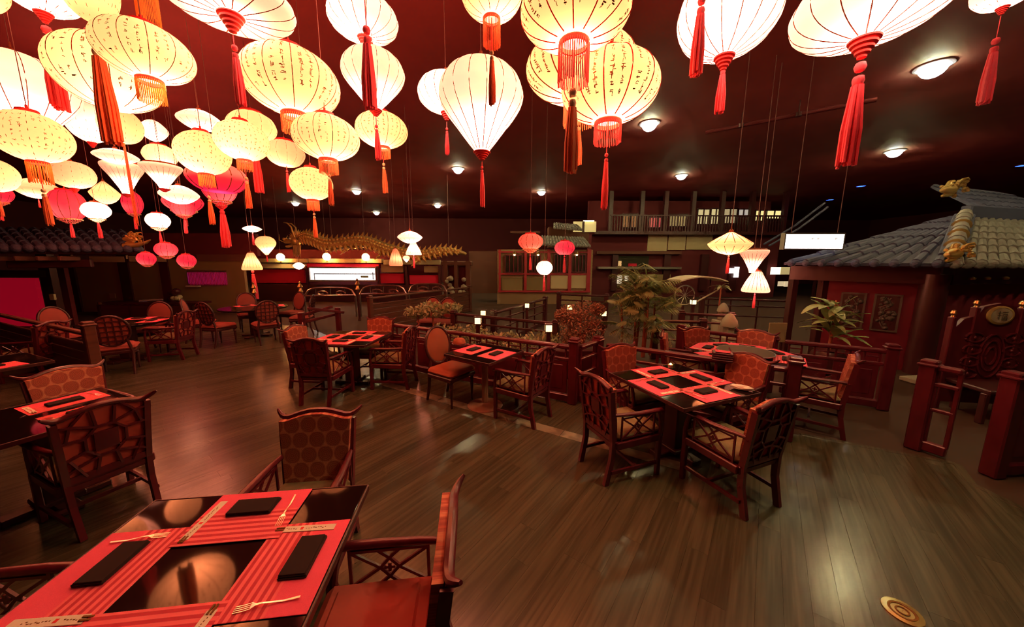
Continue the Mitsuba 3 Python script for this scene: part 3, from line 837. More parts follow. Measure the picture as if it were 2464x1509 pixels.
railing(rp(925, 776), rp(1382, 832), HZ, 'dark red railing with panels running behind the middle table', posts=(1, 1), post_h=0.93)
railing(rp(1392, 833), rp(1440, 817), HZ, 'short railing return between the tall post and the right table railing', style='open', posts=(0, 1))
railing(rp(1452, 824), rp(1912, 886), HZ, 'dark red railing behind the right table ending at a thick post', posts=(0, 1), post_h=0.95, style='open')
railing(rp(1640, 788), rp(1862, 815), HZ, 'railing behind the round turntable table', style='panel')
railing(rp(1880, 817), rp(2146, 842), HZ, 'railing with red panels right of the round turntable table, below the big plant', posts=(0, 1), post_h=0.9)
q0 = np.array([4.44, 2.84])
railing(q0, q0 + np.array([1.6, 0.12]), 0.88, 'dark red railing panel at the right edge with a broad post', posts=(1, 1), post_h=1.0)
railing((4.26, 3.30), (4.37, 3.06), 0.93, 'short railing behind the broad post at the right edge', posts=(1, 0), style='open', post_h=0.97)
lp = at(214, 800, 0.9)
railing(lp, at(-30, 748, 0.9), 0.9, 'dark boarded stair railing at the left with a square post', style='board', posts=(1, 0), post_h=1.06, wood='dark_boards')
st = thing('stair_railing', 'slanted handrails beside the stairs behind the table left of the middle', 'railing')
for a, b in (((722, 760), (800, 738)), ((722, 778), (806, 757)), ((740, 742), (828, 752))):
    A, B = pt(*a, 7.4), pt(*b, 8.0)
    part(st, 'handrail', P(bar(A, B, 0.05, 0.06, c=0.01), 'red_wood'))
A = pt(724, 752, 7.4)
part(st, 'post', P(cbox(0.11, 0.11, A[2], A[0], A[1], A[2] / 2, 0.01), 'red_wood'))
A = pt(812, 740, 8.0)
part(st, 'post', P(cbox(0.10, 0.10, A[2], A[0], A[1], A[2] / 2, 0.01), 'red_wood'))

# things on the rail behind the right table
p = rp(1737, 868)
build('tray_stack', [('tray', P(cbox(0.20, 0.15, 0.022, 0, 0, 0.012 + k * 0.026, 0.005), 'dark_wood')) for k in range(4)] + [('pink_card', P(cbox(0.15, 0.11, 0.003, 0, 0, 0.109, 0.001), 'placemat'))], mtx(p[0], p[1], HZ + 0.001, -0.5), 'stack of dark trays with a pink card on the railing behind the right table', 'tray')
p = at(1613, 886, ZT)
build('tea_light', [('cup', P(lathe([(0.0, 0), (0.025, 0), (0.028, 0.04), (0.024, 0.04), (0.022, 0.006), (0, 0.006)], 20), 'cream', 40)), ('flame', P(mv(ball(0.012, n=2), 0, 0, 0.045), 'lens_white', True, emitter=glow(8, 5, 1.6, 0.05)))], mtx(p[0], p[1], ZT + 0.003), 'tea light burning in a small cup at the far edge of the right table', 'candle')

# ------------------------------------------------------------------ lanterns
def smooth_prof(pts, n=34):
    p = np.array(pts, float)
    d = np.r_[0, np.cumsum(np.hypot(*np.diff(p, axis=0).T))]
    t = np.linspace(0, d[-1], n)
    return np.stack([PchipInterpolator(d, p[:, 0])(t), PchipInterpolator(d, p[:, 1])(t)], 1)


th = np.linspace(math.asin(0.27), math.pi - math.asin(0.27), 34)
PROF = {
    'cal': np.stack([np.sin(th), np.cos(th)], 1) / [1, math.cos(th[0])],
    'silk': smooth_prof([(.10, 1), (.36, .97), (.62, .86), (.85, .60), (.97, .25), (1, .02), (.96, -.27), (.84, -.54), (.64, -.76), (.40, -.90), (.14, -1)]),
    'garlic': smooth_prof([(.08, 1), (.30, .985), (.55, .91), (.80, .74), (.95, .50), (1, .30), (.96, .10), (.82, -.14), (.6, -.42), (.36, -.73), (.14, -1)]),
    'ufo': smooth_prof([(.10, 1), (.35, .90), (.62, .66), (.88, .30), (.985, .08), (1, 0), (.985, -.08), (.88, -.30), (.62, -.66), (.35, -.90), (.10, -1)]),
    'cone': smooth_prof([(.28, 1), (.36, .88), (.52, .5), (.72, .05), (.90, -.45), (.99, -.75), (1, -.85), (.93, -1)]),
    'diamond': smooth_prof([(.10, 1), (.30, .80), (.60, .47), (.90, .10), (1, -.04), (.97, -.15), (.75, -.55), (.42, -.86), (.10, -1)]),
    'funnel': smooth_prof([(.80, 1), (.97, .97), (1, .86), (.90, .58), (.68, .2), (.45, -.28), (.27, -.7), (.20, -1)]),
    'red': smooth_prof([(.42, 1), (.62, .88), (.84, .60), (.97, .22), (1, 0), (.97, -.22), (.84, -.58), (.66, -.85), (.48, -1)]),
    'flower': smooth_prof([(.28, 1), (.60, .86), (.88, .48), (1, .04), (.93, -.34), (.72, -.68), (.42, -1)]),
    'bell': smooth_prof([(.20, 1), (.36, .82), (.55, .50), (.76, .05), (.94, -.45), (1, -.72), (.92, -1)]),
}
PROF = {k: np.maximum(v, [[0.02, -9]]) for k, v in PROF.items()}
# radiance of the lit cloth where it is one radius from the bulb
HUE = {'silk': (5.6, 1.5, 0.85), 'cal': (4.3, 1.02, 0.32), 'white': (6.0, 2.2, 1.2), 'red': (0.72, 0.010, 0.040), 'orange': (3.2, 0.48, 0.18)}
LANTERNS = {   # profile, x, y, z of the centre, radius, half height, fringe end, tassel from, tassel to
    'L1': ('cal', -4.79, 3.36, 4.34, 0.22, 0.208, None, None, None),
    'L2': ('silk', -5.04, 4.06, 4.87, 0.35, 0.328, None, 4.43, 3.59),
    'L3': ('cal', -3.69, 3.31, 4.33, 0.20, 0.320, None, 3.90, 3.00),
    'L53': ('cal', -3.25, 3.37, 4.79, 0.27, 0.348, 4.02, None, None),
    'L6': ('silk', -2.24, 3.00, 3.96, 0.45, 0.107, None, 3.65, 3.20),
    'L4': ('cal', -4.16, 3.79, 3.82, 0.42, 0.324, None, None, None),
    'L5': ('cal', -3.02, 3.06, 3.62, 0.31, 0.195, 3.24, None, None),
    'L7': ('garlic', -6.27, 4.65, 3.96, 0.52, 0.513, None, None, None),
    'L8': ('silk', -8.02, 6.83, 4.56, 0.33, 0.433, None, None, None),
    'L9': ('cal', -5.27, 3.94, 3.26, 0.30, 0.249, 2.77, 2.72, 2.32),
    'L10': ('cal', -5.80, 5.34, 3.89, 0.24, 0.239, None, 3.80, 2.47),
    'L11': ('ufo', -8.04, 8.06, 4.78, 0.25, 0.225, None, None, None),
    'L12': ('ufo', -5.20, 6.01, 4.22, 0.30, 0.158, None, None, None),
    'L13': ('red', -4.44, 6.15, 4.18, 0.36, 0.211, None, None, 3.11),
    'L14': ('cal', -3.41, 4.52, 3.42, 0.29, 0.224, 3.06, 2.99, 2.60),
    'L15': ('cal', -4.12, 4.75, 3.34, 0.30, 0.260, 2.91, 2.80, 2.42),
    'L16': ('red', -7.42, 7.50, 4.10, 0.28, 0.196, None, None, None),
    'L17': ('ufo', -7.27, 6.53, 3.80, 0.30, 0.126, None, None, None),
    'L18': ('funnel', -6.14, 6.19, 3.36, 0.28, 0.201, None, None, None),
    'L19': ('silk', -8.63, 6.92, 3.56, 0.32, 0.253, None, None, None),
    'L20': ('funnel', -7.45, 6.77, 3.45, 0.30, 0.279, None, None, None),
    'L21': ('red', -4.46, 5.34, 3.16, 0.38, 0.198, None, None, None),
    'L22': ('red', -4.96, 5.94, 3.12, 0.24, 0.206, None, 2.87, 2.15),
    'L23': ('ufo', -6.47, 6.80, 3.18, 0.30, 0.176, None, None, None),
    'L23b': ('red', -7.42, 7.86, 3.21, 0.36, 0.188, None, 3.04, 2.68),
    'L24': ('red', -9.20, 7.20, 3.04, 0.28, 0.289, None, 2.73, 2.38),
    'L25': ('flower', -8.64, 7.21, 2.93, 0.22, 0.168, None, 2.74, 2.37),
    'L26': ('diamond', -9.04, 7.77, 3.39, 0.24, 0.243, None, 3.14, 2.89),
    'L27': ('red', -8.19, 8.00, 2.82, 0.22, 0.165, None, 2.60, 2.28),
    'L28': ('red', -8.03, 7.92, 2.16, 0.21, 0.149, None, None, None),
    'L29': ('red', -8.11, 7.54, 1.95, 0.16, 0.135, None, None, None),
    'L30': ('red', -7.35, 7.67, 1.91, 0.17, 0.138, None, None, None),
    'L31': ('red', -9.56, 8.77, 3.33, 0.20, 0.266, None, 3.06, 2.69),
    'L32': ('red', -6.87, 7.26, 2.99, 0.20, 0.145, None, 2.84, 2.48),
    'L33': ('red', -10.17, 6.89, 3.21, 0.22, 0.176, None, 3.09, 2.69),
    'L59': ('cal', -9.26, 6.29, 3.41, 0.30, 0.276, None, 3.06, 2.70),
    'L60': ('ufo', -10.31, 7.60, 3.44, 0.34, 0.208, None, 3.23, 3.04),
    'L36': ('cal', -2.14, 3.56, 3.64, 0.42, 0.275, 3.18, None, None),
    'L37': ('cal', -1.83, 3.53, 3.13, 0.30, 0.195, 2.79, 2.79, 2.49),
    'L38': ('red', -3.64, 5.71, 3.62, 0.28, 0.180, None, 3.37, 3.03),
    'L39': ('silk', -1.48, 3.73, 4.29, 0.33, 0.160, None, None, None),
    'L40': ('garlic', -1.39, 3.68, 3.71, 0.30, 0.272, None, 3.31, 2.97),
    'L41': ('cal', -1.74, 4.79, 3.65, 0.33, 0.208, 3.30, 3.24, 2.85),
    'L42': ('cal', -2.81, 4.92, 2.99, 0.27, 0.209, 2.63, 2.60, 2.26),
    'L45': ('silk', -0.72, 3.94, 3.71, 0.30, 0.183, None, 3.38, 3.10),
    'L44': ('garlic', -0.24, 2.78, 3.09, 0.32, 0.316, None, 2.68, 2.37),
    'L46': ('cal', -0.12, 2.09, 3.40, 0.17, 0.127, 3.13, 3.11, 2.83),
    'L48': ('cal', 0.62, 3.41, 3.69, 0.50, 0.240, 3.20, 3.25, 2.85),
    'L47': ('cal', 0.34, 2.09, 3.30, 0.30, 0.141, 2.93, 2.92, 2.46),
    'L49': ('cal', 0.67, 2.55, 3.13, 0.33, 0.209, 2.77, 2.71, 2.32),
    'L50': ('silk', 1.85, 3.26, 4.05, 0.40, 0.337, None, 3.67, 3.26),
    'L51': ('silk', 2.67, 2.85, 3.85, 0.48, 0.239, None, 3.47, 2.71),
    'L52': ('silk', 5.46, 4.24, 4.97, 0.26, 0.215, None, 4.46, 3.77),
    'L54': ('silk', -1.12, 2.87, 4.35, 0.36, 0.192, None, 3.71, 3.13),
    'L57': ('silk', 1.35, 2.73, 4.25, 0.30, 0.232, None, 3.82, 3.30),
    'M1': ('ufo', -8.36, 11.08, 2.91, 0.26, 0.102, None, 2.79, 2.40),
    'M2': ('garlic', -7.25, 10.07, 2.35, 0.26, 0.269, None, 2.08, 1.88),
    'M3': ('cone', -8.48, 11.05, 1.88, 0.28, 0.276, None, 1.60, 0.65),
    'M5': ('ufo', -2.53, 8.49, 2.50, 0.30, 0.148, None, None, None),
    'M6': ('cone', -2.78, 9.62, 2.26, 0.22, 0.175, None, 2.08, 1.72),
    'M7': ('bell', -3.55, 10.37, 2.03, 0.20, 0.260, None, None, None),
    'M8': ('garlic', -4.34, 13.95, 1.99, 0.14, 0.134, None, None, None),
    'M9': ('red', 0.40, 7.57, 2.36, 0.28, 0.164, None, 2.08, 1.74),
    'M10': ('red', 1.43, 9.32, 2.29, 0.28, 0.179, None, 2.08, 1.62),
    'M11': ('flower', 0.75, 7.90, 1.78, 0.20, 0.156, None, 1.60, 1.24),
    'M12': ('diamond', 3.72, 5.86, 2.25, 0.34, 0.190, None, 2.05, 1.74),
    'M13': ('funnel', 4.59, 6.48, 1.95, 0.24, 0.215, None, None, None),
    'M14': ('cone', 4.86, 6.71, 1.55, 0.24, 0.207, None, 1.31, 1.02),
    'M4d': ('ufo', -8.08, 12.84, 1.71, 0.20, 0.132, None, None, None),
}

WHERE = {
    'L1': 'yellow printed lantern cut off by the top left corner', 'L2': 'silk lantern at the top left with a red ringed collar and red tassel, top corner',
    'L3': 'printed paper lantern at the top left with a long orange tassel', 'L53': 'printed lantern above the top edge with an orange fringe hanging into view',
    'L6': 'wide white silk lantern cut by the top edge, with pink tassel, left of the middle', 'L4': 'large flat printed lantern, lower left of two overlapping at the top left',
    'L5': 'printed lantern with yellow fringe, upper right of two overlapping at the top left', 'L7': 'large white garlic shaped lantern cut off by the left edge',
    'L8': 'white silk lantern half hidden behind the long orange tassel', 'L9': 'round printed lantern with orange fringe at the left edge, brightest there',
    'L10': 'small printed lantern with orange tassel below the two large printed ones', 'L11': 'flat white lantern behind the small printed lantern with orange tassel',
    'L12': 'flat white disc lantern under the pink tassel of the wide silk lantern', 'L13': 'ribbed pale lantern behind the red capped printed lantern',
    'L14': 'round printed lantern with red cap and orange fringe below the ribbed pale one', 'L15': 'round printed lantern with bright open neck, before the big red lantern',
    'L16': 'ribbed yellow lantern half hidden left of the bright necked printed lantern', 'L17': 'flat white disc lantern under the long orange tassel',
    'L18': 'funnel shaped lantern with flat white top, before the ribbed yellow lantern', 'L19': 'salmon silk lantern with ribs right of the orange fringe at the left',
    'L20': 'funnel shaped lantern half hidden left of the flat topped funnel lantern', 'L21': 'big red lantern with pale top half hidden behind the bright necked printed lantern',
    'L22': 'red lantern with rows of white beads, a knot and a long pink tassel', 'L23': 'flat white disc lantern above the red bottomed lantern in the lower cluster',
    'L23b': 'red lantern behind the flat disc lantern, with beads and thin tassel', 'L24': 'red ribbed lantern with beads at the lower left, beside the lobed white one',
    'L25': 'small lobed white lantern with beads at the lower left of the cluster', 'L26': 'yellow diamond shaped lantern above the small lobed white lantern',
    'L27': 'small white lantern with beads, above the lowest red lantern', 'L28': 'red lantern hanging highest of the three lowest red ones at the left',
    'L29': 'red lantern with a beaded cone, leftmost of the three lowest red ones', 'L30': 'red lantern with beads, rightmost of the three lowest red ones',
    'L31': 'small red beaded lantern between the lobed white one and the funnel lantern', 'L32': 'small red beaded lantern under the disc lantern with red bottom',
    'L33': 'beaded red lantern cut off by the left edge', 'L59': 'yellow round lantern cut off by the left edge under the brightest round one',
    'L60': 'flat salmon lantern near the left edge under the orange fringe', 'L36': 'largest printed lantern left of the middle, with orange fringe',
    'L37': 'printed lantern just below the largest printed lantern, with orange fringe and tassel', 'L38': 'ribbed salmon lantern with a thin pink tassel, left of the printed one below the largest',
    'L39': 'white silk lantern at the top edge above the white garlic shaped one', 'L40': 'white garlic shaped lantern with red heart collar and red tassel',
    'L41': 'round printed lantern behind the red heart collar, with orange fringe', 'L42': 'lowest round yellow lantern of the middle, with square orange fringe, above the dragon',
    'L45': 'white silk lantern half hidden behind the large garlic shaped lantern', 'L44': 'large garlic shaped ribbed lantern in the middle with a pink tassel',
    'L46': 'ribbed lantern cut by the top edge in the middle, with long orange fringe', 'L48': 'wide printed lantern behind the two large ones with red ribs',
    'L47': 'large printed lantern at the top edge with red ribs and red fringe', 'L49': 'large round printed lantern right of the middle with red ribs and pink fringe',
    'L50': 'white silk lantern at the top right of the middle with a short pale tassel', 'L51': 'very large white silk lantern at the top right with a long pink tassel',
    'L52': 'silk lantern cut off by the top right corner with a red collar and tassel', 'L54': 'silk lantern above the top edge whose long red tassel hangs before the white silk lantern',
    'L57': 'silk lantern above the top edge with a pink tassel before the right white lantern', 'M1': 'small flat white lantern above the shade shaped one at the left back',
    'M2': 'small garlic shaped lantern beside the small flat one at the left back', 'M3': 'shade shaped ribbed lantern with a long red tassel at the left back',
    'M5': 'flat white lantern, upper one of the pair by the dragon tail', 'M6': 'white bell shaped lantern, lower one of the pair by the dragon tail',
    'M7': 'tall orange bell shaped lantern left of the white pair by the dragon tail', 'M8': 'tiny white lantern under the white pair by the dragon tail',
    'M9': 'red ribbed lantern glowing orange with beads, before the tiled house', 'M10': 'red lantern, darker one of two before the tiled house',
    'M11': 'small lobed white lantern with red tassel before the tiled house', 'M12': 'wide yellow diamond shaped ribbed lantern at the right, left of the white sign',
    'M13': 'white funnel shaped lantern of the hourglass pair left of the white sign', 'M14': 'white shade shaped lantern, lower one of the hourglass pair',
    'M4d': 'small flat lantern before the orange buffet canopy',
}
KIND = {'L24': 'red', 'L28': 'red', 'L29': 'red', 'L30': 'red', 'L31': 'red', 'L32': 'red', 'L33': 'red', 'L21': 'redtop', 'L22': 'red', 'L23b': 'red', 'M9': 'redglow', 'M10': 'red', 'L13': 'cal', 'L16': 'cal', 'L38': 'orange',
        'L19': 'orange', 'L27': 'white', 'L25': 'white', 'M11': 'white', 'M1': 'white', 'M2': 'silkdim', 'M3': 'silkdim', 'M7': 'orange', 'M12': 'cal', 'L26': 'cal', 'L60': 'orange', 'L59': 'cal'}
BEADS = {'L22', 'L24', 'L25', 'L27', 'L28', 'L29', 'L30', 'L31', 'L32', 'L33', 'L23b', 'M9'}
NOINK = {'L15': 0}


def shade_mesh(pr, R, h, n, lobes, amp):
    return lathe(pr * [R, h], n, lobes, amp)


def prof_r(pr, R, h, z):
    zz = pr[::-1, 1] * h
    return np.interp(z, zz, pr[::-1, 0] * R)


def tassel(L, w):
    """A tassel hanging from z = 0: knotted balls, then a bundle of threads ending ragged."""
    kn = [mv(lathe([(0, .9 * w), (.45 * w, .7 * w), (.6 * w, .25 * w), (.45 * w, -.2 * w), (0, -.4 * w)], 12), z=-.9 * w), mv(lathe([(0, .7 * w), (.5 * w, .5 * w), (.6 * w, .1 * w), (.5 * w, -.4 * w), (0, -.6 * w)], 12), z=-2.2 * w)]
    z0 = -2.7 * w
    n = 22
    ths = []
    for k in range(n):
        a = k * 2.399963
        q = math.sqrt((k + 0.5) / n)
        r0, r1 = 0.5 * w * q, w * (0.55 + 0.45 * q) * q
        e = -L + rng.uniform(-.02, .05) * L
        jig = rng.uniform(-.1, .1) * w
        ths.append(tube([[r0 * math.cos(a), r0 * math.sin(a), z0], [(r0 * .4 + r1 * .75) * math.cos(a) + jig, (r0 * .4 + r1 * .75) * math.sin(a), z0 * .45 - L * .55], [r1 * math.cos(a) + jig, r1 * math.sin(a), e]], [w * .17, w * .22, w * .19], 5))
    return cat(kn), cat(ths)


def lantern(k, t, x, y, z, R, h, fr, t0, t1):
    kind = KIND.get(k, 'cal' if t == 'cal' else 'silk')
    pr = PROF[t]
    far = k[0] == 'M'
    big = R / math.hypot(x, y) > 0.055
    ribs = {'cal': 12, 'silk': 16, 'garlic': 16, 'ufo': 14, 'cone': 20, 'diamond': 14, 'funnel': 20, 'red': 12, 'flower': 10, 'bell': 14}[t]
    amp = {'silk': .018, 'garlic': .02, 'flower': .07, 'cone': .01, 'red': .03, 'diamond': .012}.get(t, .004)
    n = ribs * (4 if big else 2)
    sm = shade_mesh(pr, R, h, n, ribs, amp)
    key = thing('lantern', WHERE[k], 'lantern', None)
    M = mtx(x, y, z, rng.uniform(0, 6.28))
    v = sm.vertices
    # bulb not modelled, its falloff is put into the vertex colours: the lit cloth is brighter where it is nearer to the bulb and faces it
    ba_ = rng.uniform(0, 6.28)
    vb = v - [0.14 * R * math.cos(ba_), 0.14 * R * math.sin(ba_), -0.30 * h]       # assumed to hang a little low and off centre
    d = np.linalg.norm(vb, axis=1) + 1e-6
    cosn = np.clip(np.einsum('ij,ij->i', sm.vertex_normals, vb) / d, 0.0, 1)
    bulb = np.clip(cosn / (d / R) ** 2, 0.25, 4.0)
    base = HUE['red'] if kind in ('red', 'redtop') else HUE.get(kind, HUE['silk'])
    if kind == 'redglow':
        base = (1.25, 0.10, 0.05)
    if kind == 'silkdim':
        base = (4.5, 1.1, 0.35)
    e = LANTERN_POWER * (0.15 + 0.2 * bulb + 0.7 * bulb ** 1.8)[:, None] * np.array(base)
    if kind == 'red':
        e = e * 0.3 + 0.75 * np.array(base) + np.clip(bulb - 0.9, 0, 1)[:, None] * np.array([1.2, 0.16, 0.10])
    if kind == 'redtop':                        # salmon glow put into the upper half, red below
        w = np.clip((v[:, 2] / h + 0.25) / 0.5, 0, 1)[:, None]
        e = e * (1 - w) + w * np.array([1.6, 0.22, 0.12]) * (0.4 + 0.6 * bulb[:, None])
    wgt = float(np.clip(60 * R * R * np.array(base)[0] / (x * x + y * y + 4) / 4, 0.05, 6))
    part(key, 'shade', P(sm, 'shade_red' if kind.startswith('red') else 'shade_silk', True, color=e, emitter={'type': 'area', 'radiance': {'type': 'mesh_attribute', 'name': 'vertex_color'}, 'sampling_weight': wgt}), M)
    rm = []
    rw = R * (0.012 if k in ('L47', 'L49', 'L48') else 0.018 if kind.startswith('red') else 0.013 if far else 0.008)
    sub = pr[:: (2 if big else 4)]
    for i in range(ribs):
        a = (i + 0.0) * 2 * math.pi / ribs
        rm.append(tube([[q[0] * R * 1.002 * (1 - amp) * math.cos(a), q[0] * R * 1.002 * (1 - amp) * math.sin(a), q[1] * h * 1.002] for q in sub], rw, 4))
    part(key, 'ribs', P(cat(rm), 'red_brocade' if k in ('L47', 'L49') else 'rib'), M)
    rt, rb = pr[0, 0] * R, pr[-1, 0] * R
    ch = 0.10 * R
    part(key, 'cap', P(mv(lathe([(rt * 1.02, 0), (rt * 1.08, ch * .3), (rt * 1.0, ch), (rt * .55, ch * 1.25), (0.012, ch * 1.5), (0.010, ch * 2.6), (0, ch * 2.6)], 16), z=h), 'red_brocade' if t in ('cal', 'red') else 'rib', 40), M)
    part(key, 'cord', P(tube([[0, 0, h + ch * 2], [0, 0, CEIL - z]], 0.0035 if not far else 0.006, 5), 'cord'), M)
    if t == 'cal' and kind == 'cal' and R / math.hypot(x, y) > 0.036:
        g = []
        per = 8 if R / math.hypot(x, y) < 0.09 else 11
        for i in range(ribs):
            for col in (0.32, 0.68):
                a0_ = (i + col) * 2 * math.pi / ribs
                for row in range(per):
                    if rng.random() < 0.15:
                        continue
                    zc = h * (0.72 - 1.42 * (row + 0.5 * rng.random()) / per)
                    sz = R * 0.078 * rng.uniform(.7, 1.15)
                    for s in range(rng.choice((3, 4, 5))):
                        horiz = rng.random() < 0.5
                        cx_, cz_ = rng.uniform(-.35, .35) * sz, rng.uniform(-.4, .4) * sz
                        l_, w_ = sz * rng.uniform(.3, .8), sz * 0.07
                        dx, dz_ = (l_ / 2, w_) if horiz else (w_, l_ / 2)
                        q = []
                        for sx, sz2 in ((-1, -1), (1, -1), (1, 1), (-1, 1)):
                            zz = zc + cz_ + sz2 * dz_
                            r_ = prof_r(pr, R, h, zz) * 1.004
                            aa = a0_ + (cx_ + sx * dx) / max(r_, .05)
                            q.append([r_ * math.cos(aa), r_ * math.sin(aa), zz])
                        g.append(q)
        g = np.array(g).reshape(-1, 3)
        idx = np.arange(len(g)).reshape(-1, 4)
        f_ = np.vstack([idx[:, [0, 1, 2]], idx[:, [0, 2, 3]]])
        part(key, 'ink_writing', P(trimesh.Trimesh(g, f_, process=False), 'ink_brown'), M, kind='stuff')
    zb = -h
    if fr is not None:
        fl = max(z - h - fr, 0.05)
        nk_ = min(0.10 * R, fl * .3)
        part(key, 'collar', P(mv(hoop([(rb * 1.0, 0), (rb * 1.06, -nk_ * .2), (rb * 1.04, -nk_), (rb * .9, -nk_)], 20), z=zb), 'red_brocade', 40), M)
        col = {'L47': 'tassel_pink', 'L49': 'tassel_pink', 'L5': 'fringe_gold', 'L9': 'fringe_gold', 'L53': 'fringe_gold', 'L15': 'fringe_gold'}.get(k, 'tassel_orange')
        ns = 44 if big else 28
        s_ = []
        for i in range(ns):
            a = 2 * math.pi * i / ns
            q = rb * (1.03 + rng.uniform(-.02, .02))
            s_.append(tube([[q * math.cos(a), q * math.sin(a), -nk_ * .6], [q * 1.01 * math.cos(a), q * 1.01 * math.sin(a), -fl * rng.uniform(.93, 1.0)]], rb * 2 * math.pi / ns * .27, 4))
        part(key, 'fringe', P(mv(cat(s_), z=zb), col), M, kind='stuff')
    elif t in ('silk', 'garlic', 'funnel') and not far:
        c = R * (0.30 if t == 'silk' else 0.20)
        pr_ = []
        for i in range(5):
            f0, f1 = i / 5, (i + 1) / 5
            r0 = (rb * 1.5) * (1 - f0) + 0.012 * f0
            pr_ += [(r0 * .93, -c * f0), (r0, -c * (f0 + .05)), (r0 * .97, -c * (f1 - .06))]
        pr_ += [(0.006, -c)]
        part(key, 'collar', P(mv(lathe(pr_, 20), z=zb + 0.03 * R), 'red_brocade', 40), M)
        zb -= c
    if k in BEADS:
        b_ = []
        for ring in range(4):
            r_ = rb * (1.25 - 0.27 * ring)
            m_ = max(8, int(26 - 5 * ring))
            for i in range(m_):
                a = 2 * math.pi * i / m_
                b_.append(ball(R * 0.042, r_ * math.cos(a), r_ * math.sin(a), -h - R * (0.03 + 0.085 * ring), n=1))
        part(key, 'bead_skirt', P(cat(b_), 'bead_white', True), M, kind='stuff')
        part(key, 'bead_hoop', P(mv(hoop([(rb * 1.25, 0), (rb * 1.32, 0.01 * R), (rb * 1.32, 0.05 * R), (rb * 1.2, 0.05 * R)], 24), z=-h - 0.02 * R), 'gold', 40), M)
    if t1 is not None:
        zt = t0 - z if t0 is not None else -h - 0.05
        L = zt - (t1 - z)
        w = float(np.clip(L * {'L10': .014, 'L46': .07, 'L3': .075, 'L44': .06, 'L49': .06}.get(k, .085), 0.008, 0.075))
        orange = t in ('cal', 'bell') and k not in ('L49',)
        kn, thr = tassel(L, w)
        mt = 'tassel_orange' if orange else 'tassel_pink'
        part(key, 'tassel_cord', P(tube([[0, 0, min(zb, -h) + 0.0], [0, 0, zt - w]], 0.004, 5), 'tassel_pink'), M)
        tk = part(key, 'tassel', P(mv(thr, z=zt), mt), M)
        part(tk, 'knot', P(mv(kn, z=zt), 'bead_white' if orange else mt, 40), M, label='pale knotted beads' if orange else None)
        if k == 'L22':
            part(tk, 'square_knot', P(mv(cbox(0.12, 0.02, 0.12, c=0.004), 0, 0, zt - 0.03, ry=45), 'tassel_pink'), M)
    return key


for k, row in LANTERNS.items():
    lantern(k, *row)

# ------------------------------------------------------------------ helpers for the buildings
def wall_between(p, q, z0, z1, t=0.1):
    p, q = np.array(p[:2], float), np.array(q[:2], float)
    L = np.linalg.norm(q - p)
    a = math.atan2(*(q - p)[::-1])
    m = (p + q) / 2
    return mv(bx(L, t, z1 - z0), m[0], m[1], (z0 + z1) / 2, rz=math.degrees(a))


def roof_rows(key, A, B, C, D, n, per, r, mt, holder_label=None):
    """Barrel tiles over the slope with eave A-B and top D-C: n columns of per tiles, each tile a part; a deck below."""
    A, B, C, D = (np.array(v, float) for v in (A, B, C, D))
    nn = np.cross(B - A, D - A)
    nn /= np.linalg.norm(nn)
    if nn[2] < 0:
        nn = -nn
    deck = trimesh.Trimesh(np.array([A, B, C, D, A - nn * .05, B - nn * .05, C - nn * .05, D - nn * .05]), [[0, 1, 2], [0, 2, 3], [4, 6, 5], [4, 7, 6], [0, 4, 5], [0, 5, 1], [1, 5, 6], [1, 6, 2], [2, 6, 7], [2, 7, 3], [3, 7, 4], [3, 4, 0]], process=False)
    part(key, 'roof_deck', P(deck, mt))
    for i in range(n):
        f = (i + 0.5) / n
        lo, hi = A + (B - A) * f, D + (C - D) * f
        for j in range(per):
            g0, g1 = j / per, (j + 1.06) / per
            p0, p1 = lo + (hi - lo) * g0 + nn * 0.012, lo + (hi - lo) * min(g1, 1) - nn * 0.006
            part(key, 'roof_tile', P(tube([p0, p0 + (p1 - p0) * .04, p1], [r, r * 1.02, r * .86], 8), mt, 40))
        part(key, 'eave_tile', P(mv(ball(r * 1.15, n=1), *(lo - nn * 0.01)), mt))


def scroll(c, s):
    """A curled ridge ornament: a beast's head with open jaws, horns and a spiralling mane, facing -x -y."""
    c = np.array(c, float)

    def q(x, y, z):
        return c + s * np.array([x, y, z])
    ms = [trimesh.convex.convex_hull(np.vstack([ball(s * .42, *q(0, 0, .1), n=1).vertices, ball(s * .24, *q(-.65, -.15, .02), n=1).vertices]))]
    ms.append(trimesh.convex.convex_hull(np.vstack([ball(s * .2, *q(.05, 0, -.25), n=1).vertices, ball(s * .12, *q(-.62, -.12, -.42), n=1).vertices])))
    for y in (-.32, .32):
        ms.append(ball(s * .13, *q(-.3, y, .36), n=1))
        ms.append(tube([q(.05, y, .4), q(.3, y * 1.3, .75), q(.6, y * 1.5, .85), q(.8, y * 1.5, .7)], [s * .12, s * .1, s * .07, s * .02], 6))
    for k in range(6):
        a0 = -1.0 + k * .62
        r0 = .42
        sp = [q(.42 + .5 * math.cos(a0) * .6 + r0 * (1 - .09 * i) * .6 * math.cos(a0 + i * .75), (-.35 if k % 2 else .25) , .1 + .5 * math.sin(a0) * .8 + r0 * (1 - .09 * i) * .6 * math.sin(a0 + i * .75)) for i in range(10)]
        ms.append(tube(sp, np.linspace(s * .13, s * .05, 10), 6))
    return cat(ms)


